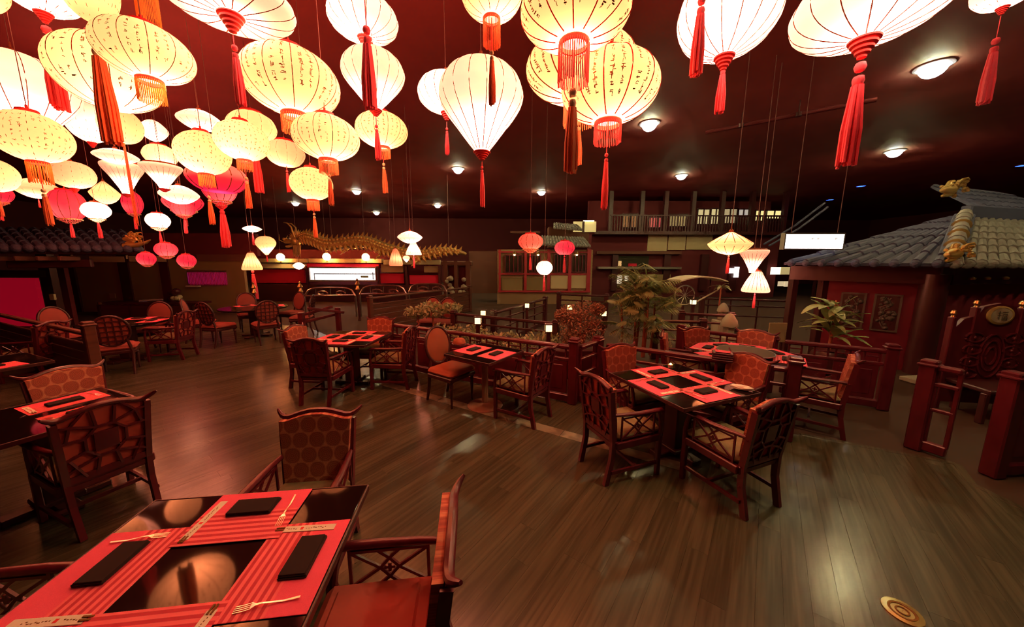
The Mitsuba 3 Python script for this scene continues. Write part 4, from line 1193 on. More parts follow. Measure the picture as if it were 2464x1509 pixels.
# ------------------------------------------------------------------ red house at the right
hk = thing('red_house', 'low red walled house with a grey tiled hip roof at the right edge', 'house')
K0 = np.array([7.30, 5.78])                    # the corner column
KL = np.array([6.02, 7.26])                    # left wall runs back
KR = K0 + np.array([0.97, 0.24]) * 5.0
part(hk, 'wall_panel', P(wall_between(K0 + (KL - K0) * 0.10, K0 + (KL - K0) * 0.74, LOW, 1.62), 'house_red'))
part(hk, 'wall_panel', P(wall_between(K0 + np.array([.15, .04]), KR, LOW, 1.62), 'house_red'))
part(hk, 'corner_column', P(mv(lathe([(0.17, 0), (0.17, 1.75)], 16), K0[0] - .12, K0[1] - .05, LOW), 'dark_wood', 40))
part(hk, 'porch_post', P(cbox(0.13, 0.13, 1.9, KL[0] + .0, KL[1] - .05, 0.95), 'dark_wood'))
part(hk, 'porch_post', P(cbox(0.13, 0.13, 1.9, KL[0] + .30, KL[1] - .42, 0.95), 'dark_wood'))
for p_, q_ in ((K0 + np.array([-.14, -.12]), KL + np.array([-.14, -.12])), (K0 + np.array([0, -.12]), KR + np.array([0, -.12]))):
    part(hk, 'lintel', P(wall_between(p_, q_, 1.58, 1.86, 0.14), 'dark_wood'))
for f_ in (0.35, 0.75, 1.25, 1.9, 2.6):
    q_ = K0 + np.array([0.97, 0.24]) * f_ + np.array([0.02, -0.24])
    part(hk, 'eave_lamp', P(mv(lathe([(0, 0), (.035, 0), (.045, .03), (.02, .05), (0, .05)], 12), q_[0], q_[1], 1.66), 'brass', 40))
part(hk, 'plinth', P(wall_between(K0 + np.array([-.2, -.1]), KR, LOW, 0.10, 0.3), 'dark_wood'))
p_ = at(2235, 925, LOW)
part(hk, 'door_step', P(cbox(0.7, 0.3, 0.07, p_[0] + .1, p_[1] + .1, 0.035, 0.01, rz=8), 'stone'))
C0 = np.array([6.72, 5.22, 1.93])
C1 = np.array([9.05, 6.95, 2.84])
CR0, CR1 = C0 + np.array([.97, .24, 0]) * 5.0, C1 + np.array([.97, .24, 0]) * 4.0
CL0, CL1 = np.array([5.40, 6.76, 1.93]), C1 + np.array([-.12, .14, 0])
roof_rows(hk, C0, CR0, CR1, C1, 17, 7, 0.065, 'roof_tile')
roof_rows(hk, CL0, C0, C1, CL1, 9, 6, 0.06, 'roof_tile_shaded')
hip = [C0 + (C1 - C0) * f_ + [0, 0, 0.08] for f_ in np.linspace(0.1, 1, 9)]
for i in range(8):
    part(hk, 'hip_tile', P(tube([hip[i], hip[i] + (hip[i + 1] - hip[i]) * .15, hip[i + 1]], [0.105, 0.11, 0.09], 10), 'roof_tile', 40))
for f_ in (1, 3, 5):
    part(hk, 'hip_band', P(tube([hip[f_] - (hip[1] - hip[0]) * .06, hip[f_] + (hip[1] - hip[0]) * .06], [0.125, 0.125], 14), 'brass', 40))
part(hk, 'hip_rib', P(cat(tube([h_ + [0.13, -.02, -.04] for h_ in hip], 0.035, 6), tube([h_ + [-.10, .06, -.03] for h_ in hip], 0.035, 6)), 'roof_tile_shaded', 40))
part(hk, 'ridge_beam', P(bar(C1 + [0, 0, .1], CR1 + [0, 0, .1], 0.16, 0.26, c=0.02), 'roof_tile_shaded'))
part(hk, 'ridge_ornament', P(scroll(C0 + np.array([.12, .06, .13]), 0.21), 'gold', 60), label='gilded beast at the foot of the hip ridge')
part(hk, 'ridge_ornament', P(scroll(C1 + np.array([-.15, .2, .55]), 0.26), 'gold_dark', 60), label='dull gilded scroll on the upper roof')
U0, U1 = C1 + np.array([.35, .1, .22]), CR1 + np.array([0, .1, .22])
roof_rows(hk, U0, U1, U1 + [.4, 1.6, .75], U0 + [.9, 1.6, .75], 13, 4, 0.06, 'roof_tile_shaded')
# framed carved panels on the left red wall
for f_, lab in ((0.27, 'framed dark relief panel on the red wall, right one, next to the column'), (0.50, 'framed dark relief panel on the red wall, left one of the pair')):
    q_ = K0 + (KL - K0) * f_
    a_ = math.degrees(math.atan2(*(KL - K0)[::-1]))
    nrm = np.array([-(KL - K0)[1], (KL - K0)[0]]) / np.linalg.norm(KL - K0)
    nrm = nrm if nrm[1] < 0 else -nrm
    M_ = mtx(q_[0] + nrm[0] * .075, q_[1] + nrm[1] * .075, 1.02, math.radians(a_))
    fr = cat(bx(.34, .03, .03, 0, 0, .33), bx(.34, .03, .03, 0, 0, -.33), bx(.03, .03, .69, -.16, 0, 0), bx(.03, .03, .69, .16, 0, 0))
    rel = cat([ball(rng.uniform(.018, .045), rng.uniform(-.11, .11), 0, rng.uniform(-.28, .28), n=1) for _ in range(26)] + [tube([[rng.uniform(-.1, .1), 0, z_] for z_ in np.linspace(-.28, .28, 7)], .014, 5) for _ in range(3)])
    build('relief_panel', [('frame', P(fr, 'relief')), ('backing', P(bx(.3, .012, .66), 'dark_wood')), ('relief', P(rel, 'relief', 50))], M_, lab, 'wall panel', 'relief panels on the red wall')

# carved high-backed bench with an oval plaque, at the right edge
bc = np.array([6.24, 4.30])
ba = math.radians(-8)
bk = []
back = prism([(-.62, 0.1), (.62, .1), (.62, 1.15), (.50, 1.28), (.30, 1.33), (.24, 1.45), (0, 1.50), (-.24, 1.45), (-.30, 1.33), (-.50, 1.28), (-.62, 1.15)], 0.05)
back.apply_transform(trimesh.transformations.rotation_matrix(math.pi / 2, [1, 0, 0]))
bk.append(('back_panel', P(back, 'red_wood')))
for x_, hh in ((-.66, 1.30), (-.34, 1.44), (.34, 1.44), (.66, 1.30)):
    bk.append(('post', P(cbox(.07, .08, hh, x_, -.03, hh / 2, .01), 'red_wood')))
    bk.append(('finial', P(mv(lathe([(0, 0), (.028, .0), (.018, .02), (.036, .05), (.026, .085), (0, .10)], 14), x_, -.03, hh), 'brass', 40)))
pl = mv(lathe([(0, 0), (.20, 0), (.20, .02), (.165, .03), (.16, .02), (0, .02)], 40), s=[1.0, .62, 1.0])
pl.apply_transform(trimesh.transformations.rotation_matrix(math.pi / 2, [1, 0, 0]))
bk.append(('plaque_rim', P(mv(pl, 0, -.055, 1.34), 'gold_dark', 40)))
pf = mv(lathe([(0, 0), (.158, 0), (.158, .012), (0, .012)], 40), s=[1.0, .62, 1.0])
pf.apply_transform(trimesh.transformations.rotation_matrix(math.pi / 2, [1, 0, 0]))
bk.append(('plaque', P(mv(pf, 0, -.070, 1.34), 'cream', 40), 'pale oval plaque'))
gl = [(-.07, .035, -.01, .035), (-.045, .06, -.045, -.055), (-.075, .0, -.015, -.0), (-.07, -.03, -.045, .0), (.0, .045, .075, .045), (.012, .02, .065, .02), (.012, .02, .012, -.005), (.065, .02, .065, -.005), (.012, -.005, .065, -.005), (.005, -.02, .072, -.02), (.005, -.02, .005, -.06), (.072, -.02, .072, -.06), (.005, -.06, .072, -.06), (.038, -.02, .038, -.06), (.005, -.04, .072, -.04)]
bk.append(('glyph', P(cat([bar([a_, -.086, 1.34 + b_], [c_, -.086, 1.34 + d_], .009, .009) for a_, b_, c_, d_ in gl]), 'glyph'), 'dark character on the plaque'))
for sgn in (-1, 1):
    for k in range(5):
        z_ = 0.35 + 0.17 * k
        bk.append(('carving', P(cat(tube([[sgn * (.30 + .14 * math.cos(t_)), -.06, z_ + .065 * math.sin(t_)] for t_ in np.linspace(0, 6.0, 14)], .014, 6), ball(.03, sgn * .30, -.055, z_, n=1)), 'red_wood', 50)))
bk.append(('carved_centre', P(cat([tube([[.19 * math.cos(t_) * f_, -.06, .78 + .3 * math.sin(t_) * f_] for t_ in np.linspace(0, 2 * math.pi, 22)], .014, 6) for f_ in (1, .7, .4)]), 'red_wood', 50)))
bk.append(('seat', P(cbox(1.2, .5, .06, 0, -.28, .42, .015), 'dark_wood')))
for x_ in (-.6, .6):
    bk.append(('front_leg', P(cbox(.07, .07, .40, x_, -.49, .2, .01), 'dark_wood')))
build('carved_bench', bk, mtx(bc[0], bc[1], LOW, ba) @ np.diag([.72, 1, .96, 1]), 'tall carved red wooden bench with an oval plaque and brass finials at the right edge', 'bench')

# white lit sign
sc = pt(1955, 581, 6.4)
sg = [('light_box', P(cbox(1.03, 0.10, 0.265, c=0.006), 'lens_white', emitter=glow(2.2, 2.2, 2.1, .5))), ('frame', P(cat(bx(1.06, .11, .02, 0, .01, .143), bx(1.06, .11, .02, 0, .01, -.143), bx(.02, .11, .3, .525, .01, 0), bx(.02, .11, .3, -.525, .01, 0)), 'steel'))]
for x_, w_ in ((-.04, .05), (.06, .05), (.37, .05)):
    sg.append(('marking', P(cat(bx(w_, .004, .008, x_, -.053, .055), bx(w_ * .5, .004, .012, x_ - .01, -.053, .042)), 'canvas'), 'faint grey mark'))
for x_ in (-.4, .42):
    sg.append(('cord', P(tube([[x_, 0, .14], [x_, 0, CEIL - sc[2]]], .006, 5), 'cord')))
build('lit_sign', sg, mtx(*sc, math.radians(-3)), 'blank white lit sign box hanging left of the tiled roof', 'sign')

# ------------------------------------------------------------------ balcony building, back right
YB = 18.0
bb = thing('balcony_building', 'dark two-storey house with a lit balcony at the back right', 'building')


def fpt(x0, y0, x1, y1, Y):
    a_, b_ = pt(x0, y0, Y), pt(x1, y1, Y)
    return min(a_[0], b_[0]), max(a_[0], b_[0]), min(a_[2], b_[2]), max(a_[2], b_[2])


def fbox(key, name, x0, y0, x1, y1, Y, t, mt, emitter=None, label=None, c=None, ground=False):
    l, r, b, u = fpt(x0, y0, x1, y1, Y)
    b = LOW if ground else b
    m = cbox(r - l, t, u - b, (l + r) / 2, Y + t / 2, (b + u) / 2, c) if c else bx(r - l, t, u - b, (l + r) / 2, Y + t / 2, (b + u) / 2)
    return part(key, name, P(m, mt, **({'emitter': emitter} if emitter else {})), label=label)


l, r, _, _ = fpt(1432, 500, 1905, 500, YB)
part(bb, 'body', P(bx(r - l, 1.0, 3.35, (l + r) / 2, YB + 1.0, 1.675), 'wall_dark'))
part(bb, 'upper_wall', P(bx(r - l, 0.3, 1.9, (l + r) / 2, YB + 1.6, 4.3), 'wall_dark'))
part(bb, 'balcony_slab', P(bx(r - l, 1.3, 0.16, (l + r) / 2, YB + 0.55, 3.40), 'dark_wood'))
WN = [(1500, 515, 1532, 548, (.16, .05, .02)), (1562, 523, 1602, 548, (.42, .03, .05)), (1612, 516, 1652, 545, (.20, .15, .06)), (1680, 503, 1706, 540, (.50, .42, .20)), (1712, 502, 1734, 540, (.50, .42, .20)), (1742, 502, 1772, 538, (.30, .24, .13)), (1778, 503, 1802, 520, (.35, .33, .30)), (1819, 506, 1838, 532, (.85, .72, .28)), (1846, 506, 1882, 527, (.95, .80, .32))]
for x0, y0, x1, y1, em in WN:
    wk_ = fbox(bb, 'lit_window', x0, y0, x1, y1, YB + 1.38, .05, 'plaster', glow(*em, w=.15))
    l, r, b, u = fpt(x0, y0, x1, y1, YB + 1.3)
    part(wk_, 'window_frame', P(cat([bx(.05, .06, u - b + .1, x_, YB + 1.32, (b + u) / 2) for x_ in (l, (l + r) / 2, r)] + [bx(r - l + .1, .06, .05, (l + r) / 2, YB + 1.32, z_) for z_ in (b, u)]), 'dark_wood'))
l, r, b, u = fpt(1470, 522, 1890, 548, YB - .05)
part(bb, 'handrail', P(bx(r - l, .07, .07, (l + r) / 2, YB - .02, 4.28), 'dark_wood'))
for i in range(64):
    part(bb, 'baluster', P(bx(.045, .045, .82, l + (r - l) * (i + .5) / 64, YB - .02, 3.86), 'dark_wood'))
for x_ in (1470, 1545, 1602, 1668, 1738, 1810, 1890):
    l_ = pt(x_, 520, YB)[0]
    part(bb, 'post', P(bx(.20, .2, CEIL - 3.4, l_, YB + .1, (CEIL + 3.4) / 2), 'dark_wood'))
for a_, b_ in (((1838, 588), (1985, 488)), ((1850, 592), (1992, 498))):
    part(bb, 'roof_edge', P(tube([pt(*a_, 13.0), pt((a_[0] + b_[0]) / 2, (a_[1] + b_[1]) / 2 + 6, 13.0), pt(*b_, 13.0)], .035, 6), 'roof_tile_shaded', 40))
for a_ in ((1560, 566, 1604, 604), (1610, 563, 1648, 602), (1654, 562, 1712, 601)):
    fbox(bb, 'wall_panel', *a_, YB + .44, .07, 'plaster', label='dim cream wall panel')
fbox(bb, 'ledge', 1440, 604, 1640, 612, YB + .2, .35, 'wall_brown')
fbox(bb, 'ledge', 1440, 642, 1640, 648, YB + .1, .45, 'steel')
fbox(bb, 'shop_glass', 1478, 616, 1560, 642, YB + .42, .06, 'tea_glass')
fbox(bb, 'counter', 1480, 628, 1495, 641, YB + .36, .06, 'plaster', glow(.45, .25, .10, .1))  # counter is no lamp; its lit look is put in as glow
fbox(bb, 'counter', 1512, 634, 1532, 641, YB + .36, .06, 'wall_red')
for x_ in (1475, 1600, 1690, 1760, 1830):
    fbox(bb, 'lower_post', x_, 612, x_ + 9, 700, YB + .3, .2, 'dark_wood')
fbox(bb, 'shop_counter', 1476, 660, 1612, 690, YB + .35, .2, 'wall_olive', label='greenish counter under the balcony')
for a_, em in (((1486, 663, 1496, 683), (.5, .45, .35)), ((1504, 664, 1512, 676), (.8, .7, .5)), ((1538, 664, 1544, 670), (1.2, .9, .4)), ((1756, 645, 1769, 658), (2.0, 1.9, 1.7)), ((1769, 642, 1777, 668), (1.6, 1.5, 1.4)), ((1857, 643, 1877, 661), (1.8, 1.6, 1.0)), ((1880, 643, 1912, 661), (.32, .26, .11)), ((1874, 677, 1886, 689), (.5, .4, .25)), ((1889, 677, 1902, 690), (.5, .4, .25)), ((1905, 677, 1911, 694), (.9, .03, .05))):
    fbox(bb, 'lit_shopfront', *a_, YB + .2, .06, 'plaster', glow(*em, w=.12))
nz = [pt(x_, y_, YB + .1) for x_, y_ in ((1946, 655), (1951, 649), (1957, 654), (1961, 646), (1966, 653), (1972, 645), (1976, 652), (1982, 645), (1987, 650))]
nk = thing('neon_sign', 'small red neon squiggle seen under the roof left of the red wall', 'sign')
part(nk, 'neon_tube', P(tube(nz, .035, 6), 'lens_white', emitter=glow(2.2, .03, .12, .2)))
l, r, b, u = fpt(1938, 641, 2004, 674, YB + .2)
part(nk, 'backboard', P(bx(r - l, .1, u - b, (l + r) / 2, YB + .35, (b + u) / 2), 'wall_brown'))
part(nk, 'bracket', P(bx(.1, .1, b - LOW + .1, (l + r) / 2, YB + .38, (b + LOW) / 2), 'dark_wood'))
part(nk, 'lamp', P(ball(.10, *pt(1944, 667, YB + .05)), 'lens_white', True, emitter=glow(2, 1.2, .5, .1)))

# ------------------------------------------------------------------ tiled plaster house in the middle
YH = 15.0
hh_ = thing('plaster_house', 'cream plaster house with red timber frames and a tiled roof edge in the middle back', 'house')
l, r, b, u = fpt(1196, 600, 1424, 706, YH)
part(hh_, 'body', P(bx(r - l, 1.5, u, (l + r) / 2, YH + .85, u / 2), 'plaster_dim'))
for a_ in ((1325, 662, 1368, 696), (1373, 661, 1413, 695)):
    fbox(hh_, 'wall_panel', *a_, YH, .12, 'plaster', label='cream lower wall panel', c=.03)
for a_ in ((1205, 668, 1258, 702), (1262, 667, 1318, 700)):
    fbox(hh_, 'wall_panel', *a_, YH + .03, .1, 'wall_olive', c=.03)
for x_ in (1200, 1262, 1318, 1369, 1414):
    fbox(hh_, 'timber_post', x_, 600, x_ + 5, 704, YH - .04, .12, 'lacquer_red')
for y_ in (604, 657, 699):
    fbox(hh_, 'timber_beam', 1198, y_, 1421, y_ + 5, YH - .03, .1, 'lacquer_red')
for a_ in ((1216, 614, 1256, 656), (1274, 614, 1300, 656), (1334, 612, 1362, 656), (1376, 613, 1408, 655)):
    wk_ = fbox(hh_, 'window_pane', *a_, YH + .02, .1, 'tea_glass')
    l, r, b, u = fpt(*a_, YH)
    part(wk_, 'window_frame', P(cat([bx(.045, .06, u - b, x_, YH - .02, (b + u) / 2) for x_ in np.linspace(l, r, 5)] + [bx(r - l, .06, .05, (l + r) / 2, YH - .02, z_) for z_ in (b, u)]), 'red_wood'))
for x_ in (1238, 1295, 1388):
    wk_ = part(hh_, 'wall_lamp', P(mv(lathe([(0, 0), (.10, 0), (.06, .12), (0, .14)], 12), *(pt(x_, 612, YH - .25))), 'brass', 40))
    part(wk_, 'lamp_bulb', P(mv(ball(.05, n=2), *(pt(x_, 613, YH - .25))), 'lens_white', True, emitter=glow(14, 8, 2.5, .3)))
for (x0, y0, x1, y1, Y0, dy, up_, n) in ((1300, 588, 1422, 592, YH - .45, 1.0, .42, 16), (1332, 548, 1402, 553, YH + 1.0, .9, .32, 11)):
    A, B = pt(x0, y0, Y0), pt(x1, y1, Y0)
    roof_rows(hh_, A, B, B + [-.1, dy, up_], A + [.1, dy, up_], n, 3, .055 if n > 12 else .05, 'roof_tile')
part(hh_, 'upper_storey', P(bx(2.0, .8, 1.0, pt(1370, 560, YH + 2)[0], YH + 2.5, 3.1), 'wall_brown'))
fbox(hh_, 'lit_window', 1380, 533, 1434, 558, YH + 2.0, .06, 'plaster', glow(.42, .34, .12, .3))
fbox(hh_, 'window_bar', 1402, 530, 1406, 560, YH + 1.92, .05, 'dark_wood')
fbox(hh_, 'window_lamp', 1404, 530, 1430, 533, YH + 1.9, .08, 'plaster', glow(3.5, 2.8, 1.2, .2))
fbox(hh_, 'eave_board', 1228, 556, 1300, 561, YH + .2, .3, 'wall_brown')
fbox(hh_, 'side_wall', 1128, 604, 1196, 706, YH + .6, .2, 'wall_brown')

# ------------------------------------------------------------------ buffet with canopy, back left
YF = 15.6
bf = thing('buffet_canopy', 'long buffet stall with an orange lit canopy board and red panels at the back', 'buffet')
fbox(bf, 'canopy_board', 612, 622, 738, 632, YF, .3, 'plaster')
fbox(bf, 'canopy_board', 742, 622, 918, 633, YF, .3, 'plaster')
fbox(bf, 'canopy_board', 922, 625, 1058, 637, YF, .3, 'plaster')
fbox(bf, 'canopy_beam', 608, 634, 738, 646, YF + .1, .3, 'canvas')
fbox(bf, 'canopy_beam', 738, 634, 912, 645, YF + .1, .3, 'wall_red')
fbox(bf, 'red_panel', 606, 648, 734, 681, YF + .25, .1, 'wall_red')
fbox(bf, 'red_panel', 914, 658, 972, 682, YF + .25, .1, 'wall_red')
fbox(bf, 'red_panel', 985, 662, 1055, 684, YF + .25, .1, 'wall_red')
fbox(bf, 'pale_panel', 916, 636, 970, 656, YF + .25, .1, 'plaster')
fbox(bf, 'pale_panel', 1020, 640, 1056, 656, YF + .25, .1, 'plaster')
fbox(bf, 'back_wall', 590, 600, 1060, 720, YF + .6, .2, 'wall_dark')
fbox(bf, 'counter', 600, 684, 1060, 716, YF + .1, .4, 'dark_wood', ground=True)
for x_ in (735, 906, 974, 1054):
    fbox(bf, 'canopy_post', x_, 640, x_ + 8, 715, YF + .05, .2, 'dark_wood', ground=True)
fc = thing('display_case', 'brightly lit white display case under the dragon', 'display case')
fbox(fc, 'light_panel', 746, 645, 902, 674, YF - .1, .1, 'lens_white', glow(1.5, 1.5, 1.4, .8))
for a_ in ((743, 642, 905, 645), (743, 674, 906, 678), (743, 642, 746, 676), (902, 642, 905, 676)):
    fbox(fc, 'frame', *a_, YF - .18, .2, 'steel')
fbox(fc, 'shelf', 756, 658, 902, 660.5, YF - .16, .04, 'dark_wood')
fbox(fc, 'upright', 755, 658, 757, 674, YF - .16, .04, 'dark_wood')
fbox(fc, 'upright', 896, 656, 898, 672, YF - .16, .04, 'dark_wood')
fbox(fc, 'ticket', 868, 664, 886, 668, YF - .16, .03, 'leaf_green')
for q, lab in (((675, 619), 'glowing ball lamp on the canopy, leftmost of three'), ((786, 618), 'glowing ball lamp on the canopy, middle of three, above the display case'), ((880, 619), 'glowing ball lamp on the canopy, rightmost of three')):
    p = pt(*q, YF - .25)
    build('ball_lamp', [('globe', P(ball(.17, n=3), 'lens_white', True, emitter=glow(60, 18.0, 5.0, 1.2))), ('cap', P(mv(lathe([(.06, 0), (.07, .02), (.03, .05), (0, .05)], 12), z=.16), 'brass', 40)), ('cord', P(tube([[0, 0, .2], [0, 0, CEIL - p[2]]], .006, 5), 'cord')), ('pendant', P(mv(lathe([(0, -.1), (.03, -.06), (.02, 0), (0, 0)], 10), z=-.16), 'brass', 40))], mtx(*p), lab, 'lamp', 'ball lamps on the canopy')

# curved metal bridge rails before the buffet
YR = 11.5
for x0, x1, y0, yt, nm in ((733, 855, 712, 692, 'leftmost of three'), (866, 978, 708, 687, 'middle of three'), (984, 1075, 702, 683, 'rightmost of three')):
    k_ = thing('arched_railing', f'arched silver metal railing before the buffet, {nm}', 'railing', 'arched metal railings')
    xs = np.linspace(x0, x1, 15)
    arc = [pt(x_, y0 - (y0 - yt) * (1 - (2 * i / 14 - 1) ** 4) ** .5 if 0 < i < 14 else y0, YR) for i, x_ in enumerate(xs)]
    part(k_, 'top_tube', P(tube(arc, .032, 6), 'silver', 40))
    part(k_, 'bottom_tube', P(tube([pt(x0, y0, YR), pt((x0 + x1) / 2, y0 - 1, YR), pt(x1, y0 - 2, YR)], .028, 6), 'silver', 40))
    for i in (3, 7, 11):
        a_ = arc[i]
        part(k_, 'baluster', P(tube([a_, a_ * [1, 1, 0] + [0, 0, pt(xs[i], y0 - 1, YR)[2]]], .016, 5), 'silver'))
    for s_, lw in ((4, .22), (9, .2)):
        q_ = pt(xs[s_] + 6, y0 - 6, YR)
        part(k_, 'cloud_scroll', P(tube([[q_[0] + lw * (1 - .1 * i) * math.cos(i * .8), YR, q_[2] + .1 * (1 - .1 * i) * math.sin(i * .8)] for i in range(9)], .025, 6), 'silver', 40))
    for x_ in (x0, x1):
        q_ = pt(x_, y0, YR)
        part(k_, 'leg', P(tube([q_, [q_[0], q_[1], LOW]], .03, 6), 'steel'))
for x_, y0, y1, nm in ((608, 640, 722, 'leftmost, under the shade shaped lantern'), (721, 678, 722, 'beside the left arched metal railing'), (859, 672, 716, 'between the left and middle arched railings')):
    Y = 10.8
    top, bot = pt(x_, y0 + (40 if x_ == 608 else 0), Y), pt(x_, y1, Y)
    h_ = top[2]
    build('brass_post', [('shaft', P(lathe([(.05, 0), (.05, .02), (.035, .06), (.035, max(h_ - .35, .2))], 12), 'dark_wood', 40)), ('finial', P(mv(lathe([(.03, -.36), (.075, -.32), (.05, -.27), (.04, -.2), (.08, -.16), (.05, -.1), (.025, -.05), (.035, -.02), (0, .04)], 16), z=h_), 'brass', 40))],
          mtx(top[0], Y, LOW), f'brass topped post, {nm}', 'post', 'brass topped posts')

# golden dragon over the buffet
YD = 14.6
dk = thing('golden_dragon', 'long golden dragon figure stretched above the buffet, head at the left', 'dragon figure')
body_px = [(722, 578), (742, 572), (765, 580), (790, 588), (825, 586), (860, 582), (890, 585), (920, 596), (950, 605), (985, 612), (1020, 613), (1055, 606), (1090, 604), (1122, 612)]
bp = np.array([pt(x_, y_, YD) for x_, y_ in body_px])
from scipy.interpolate import CubicSpline
cs = CubicSpline(np.arange(len(bp)), bp)
tt = np.linspace(0, len(bp) - 1, 110)
cen = cs(tt)
rad = np.interp(tt, [0, 1, 3, 8, 11, 13], [.18, .23, .26, .25, .19, .06])
part(dk, 'body', P(tube(cen, rad, 12), 'gold_dark', True))
for i in range(3, 106, 3):
    c_, r_ = cen[i], rad[i]
    part(dk, 'dorsal_spike', P(trimesh.convex.convex_hull(np.array([[c_[0] - .09, c_[1], c_[2] + r_ * .9], [c_[0] + .05, c_[1] - .04, c_[2] + r_ * .9], [c_[0] + .05, c_[1] + .04, c_[2] + r_ * .9], [c_[0] + .09, c_[1], c_[2] + r_ + .17]])), 'gold'))
part(dk, 'scales', P(cat([ball(.055, cen[i][0] + .05 * (j % 2), cen[i][1] - rad[i] * math.cos(a_) * 1.0, cen[i][2] + rad[i] * math.sin(a_), n=1) for i in range(2, 106, 2) for j, a_ in enumerate((-.5, .1, .7))]), 'gold', True), kind='stuff')
part(dk, 'body_fringe', P(cat([tube([[cen[i][0], cen[i][1] - rad[i] * .8, cen[i][2] - rad[i] * .3], [cen[i][0] + .06, cen[i][1] - rad[i] * 1.15, cen[i][2] - rad[i] * .9], [cen[i][0] + .12, cen[i][1] - rad[i], cen[i][2] - rad[i] * 1.45]], [.07, .06, .015], 6) for i in range(3, 104, 3)]), 'gold', True), kind='stuff')
part(dk, 'belly_plates', P(cat([cbox(.13, .2, .05, cen[i][0], cen[i][1] - .05, cen[i][2] - rad[i], .015) for i in range(4, 104, 4)]), 'gold'), kind='stuff')
hd = pt(708, 583, YD)
dh = part(dk, 'head', P(cat(ball(.21, hd[0] + .08, hd[1], hd[2] + .05), mv(cbox(.42, .26, .16, c=.05), hd[0] - .2, hd[1], hd[2] + .03), ball(.07, hd[0] - .38, hd[1] - .06, hd[2] + .12, n=1), ball(.07, hd[0] - .38, hd[1] + .06, hd[2] + .12, n=1)), 'gold', 50))
part(dh, 'jaw', P(mv(cbox(.38, .2, .07, c=.02), hd[0] - .16, hd[1], hd[2] - .14, ry=-14), 'gold_dark'))
part(dh, 'eye', P(ball(.045, hd[0] - .06, hd[1] - .19, hd[2] + .14, n=1), 'bead_white'))
for s_ in (-1, 1):
    part(dh, 'horn', P(tube([[hd[0] + .1, hd[1] + .1 * s_, hd[2] + .2], [hd[0] + .05, hd[1] + .13 * s_, hd[2] + .45], [hd[0] + .02, hd[1] + .14 * s_, hd[2] + .62], [hd[0] - .13, hd[1] + .14 * s_, hd[2] + .78], [hd[0] - .28, hd[1] + .15 * s_, hd[2] + .80]], [.05, .04, .035, .025, .012], 7), 'gold', True))
    part(dh, 'whisker', P(tube([[hd[0] - .38, hd[1] + .1 * s_, hd[2]], [hd[0] - .5, hd[1] + .2 * s_, hd[2] + .08], [hd[0] - .42, hd[1] + .25 * s_, hd[2] + .3]], [.02, .016, .008], 6), 'gold'))
mane = []
for i in range(16):
    a_ = -0.4 + i * 0.22
    mane.append(tube([[hd[0] + .15, hd[1] - .05, hd[2] + .1], [hd[0] + .15 + .22 * math.cos(a_), hd[1] - .1, hd[2] + .1 + .25 * math.sin(a_)], [hd[0] + .18 + .38 * math.cos(a_ + .2), hd[1] - .06, hd[2] + .12 + .42 * math.sin(a_ + .2)]], [.06, .045, .006], 6))
part(dh, 'mane', P(cat(mane), 'gold', True))
part(dh, 'beard', P(cat([tube([[hd[0] + .02 + .06 * i, hd[1] - .05, hd[2] - .12], [hd[0] + .06 * i, hd[1] - .08, hd[2] - .4], [hd[0] - .05 + .07 * i, hd[1] - .06, hd[2] - .62 - .03 * (i % 3)]], [.05, .045, .008], 6) for i in range(5)]), 'gold_dark', True))
for x_, y_ in ((830, 600), (912, 612), (1000, 628)):
    q_ = pt(x_, y_, YD - .15)
    part(dk, 'leg', P(cat(tube([q_ + [0, .1, .2], q_ + [.08, -.05, 0], q_ + [-.06, -.08, -.14]], [.10, .08, .05], 8), *[tube([q_ + [-.06, -.08, -.14], q_ + [-.16, -.1 + .05 * j, -.22]], [.03, .008], 5) for j in (-1, 0, 1)]), 'gold', 50))
# carried by two struts
for x_ in (800, 940, 1080):
    q_ = pt(x_, 596, YD)
    part(dk, 'wire', P(tube([q_, [q_[0], q_[1], CEIL]], .008, 5), 'cord'))

# dark carved gate / tree trunk at the dragon's tail
gk = thing('carved_gateway', 'dark brown carved gateway under the dragon tail left of the plaster house', 'gateway')
for x0, x1 in ((1066, 1078), (1092, 1102), (1120, 1132)):
    fbox(gk, 'post', x0, 628, x1, 716, 13.8, .3, 'wall_brown', ground=True)
fbox(gk, 'lintel', 1060, 628, 1136, 640, 13.8, .3, 'wall_brown', c=.04)
fbox(gk, 'back_panel', 1068, 640, 1130, 716, 14.05, .06, 'wall_dark')
for x_ in (1082, 1112):
    q_ = pt(x_, 690, 13.75)
    part(gk, 'carving', P(cat(*[ball(rng.uniform(.06, .12), q_[0] + rng.uniform(-.12, .12), q_[1], q_[2] + rng.uniform(-.35, .4), n=1) for _ in range(9)]), 'stone', 50))

# ------------------------------------------------------------------ olive back wall, counter and red panel at the left
WL = 12.3
wk = thing('service_wall', 'dim olive service wall with a pale top strip behind the counter at the left', 'wall')
fbox(wk, 'wall_sheet', 178, 622, 604, 800, WL, .12, 'wall_olive')
for a_ in ((214, 617, 300, 631), (309, 616, 400, 630)):
    fbox(wk, 'pale_strip', *a_, WL - .06, .05, 'plaster')
fbox(wk, 'pale_strip', 472, 612, 606, 629, WL - .06, .05, 'wall_brown')
for x_ in (170, 302, 398):
    fbox(wk, 'upright', x_, 612, x_ + 9, 800, WL - .05, .06, 'dark_wood')
fbox(wk, 'upper_band', 165, 560, 620, 616, WL + .0, .15, 'wall_dark')
fbox(wk, 'notice', 262, 706, 278, 718, WL - .03, .02, 'plaster_dim')
sk = thing('service_counter', 'dark wooden service counter before the olive wall', 'counter')
fbox(sk, 'front_panel', 238, 734, 468, 798, WL - .9, .06, 'dark_boards')
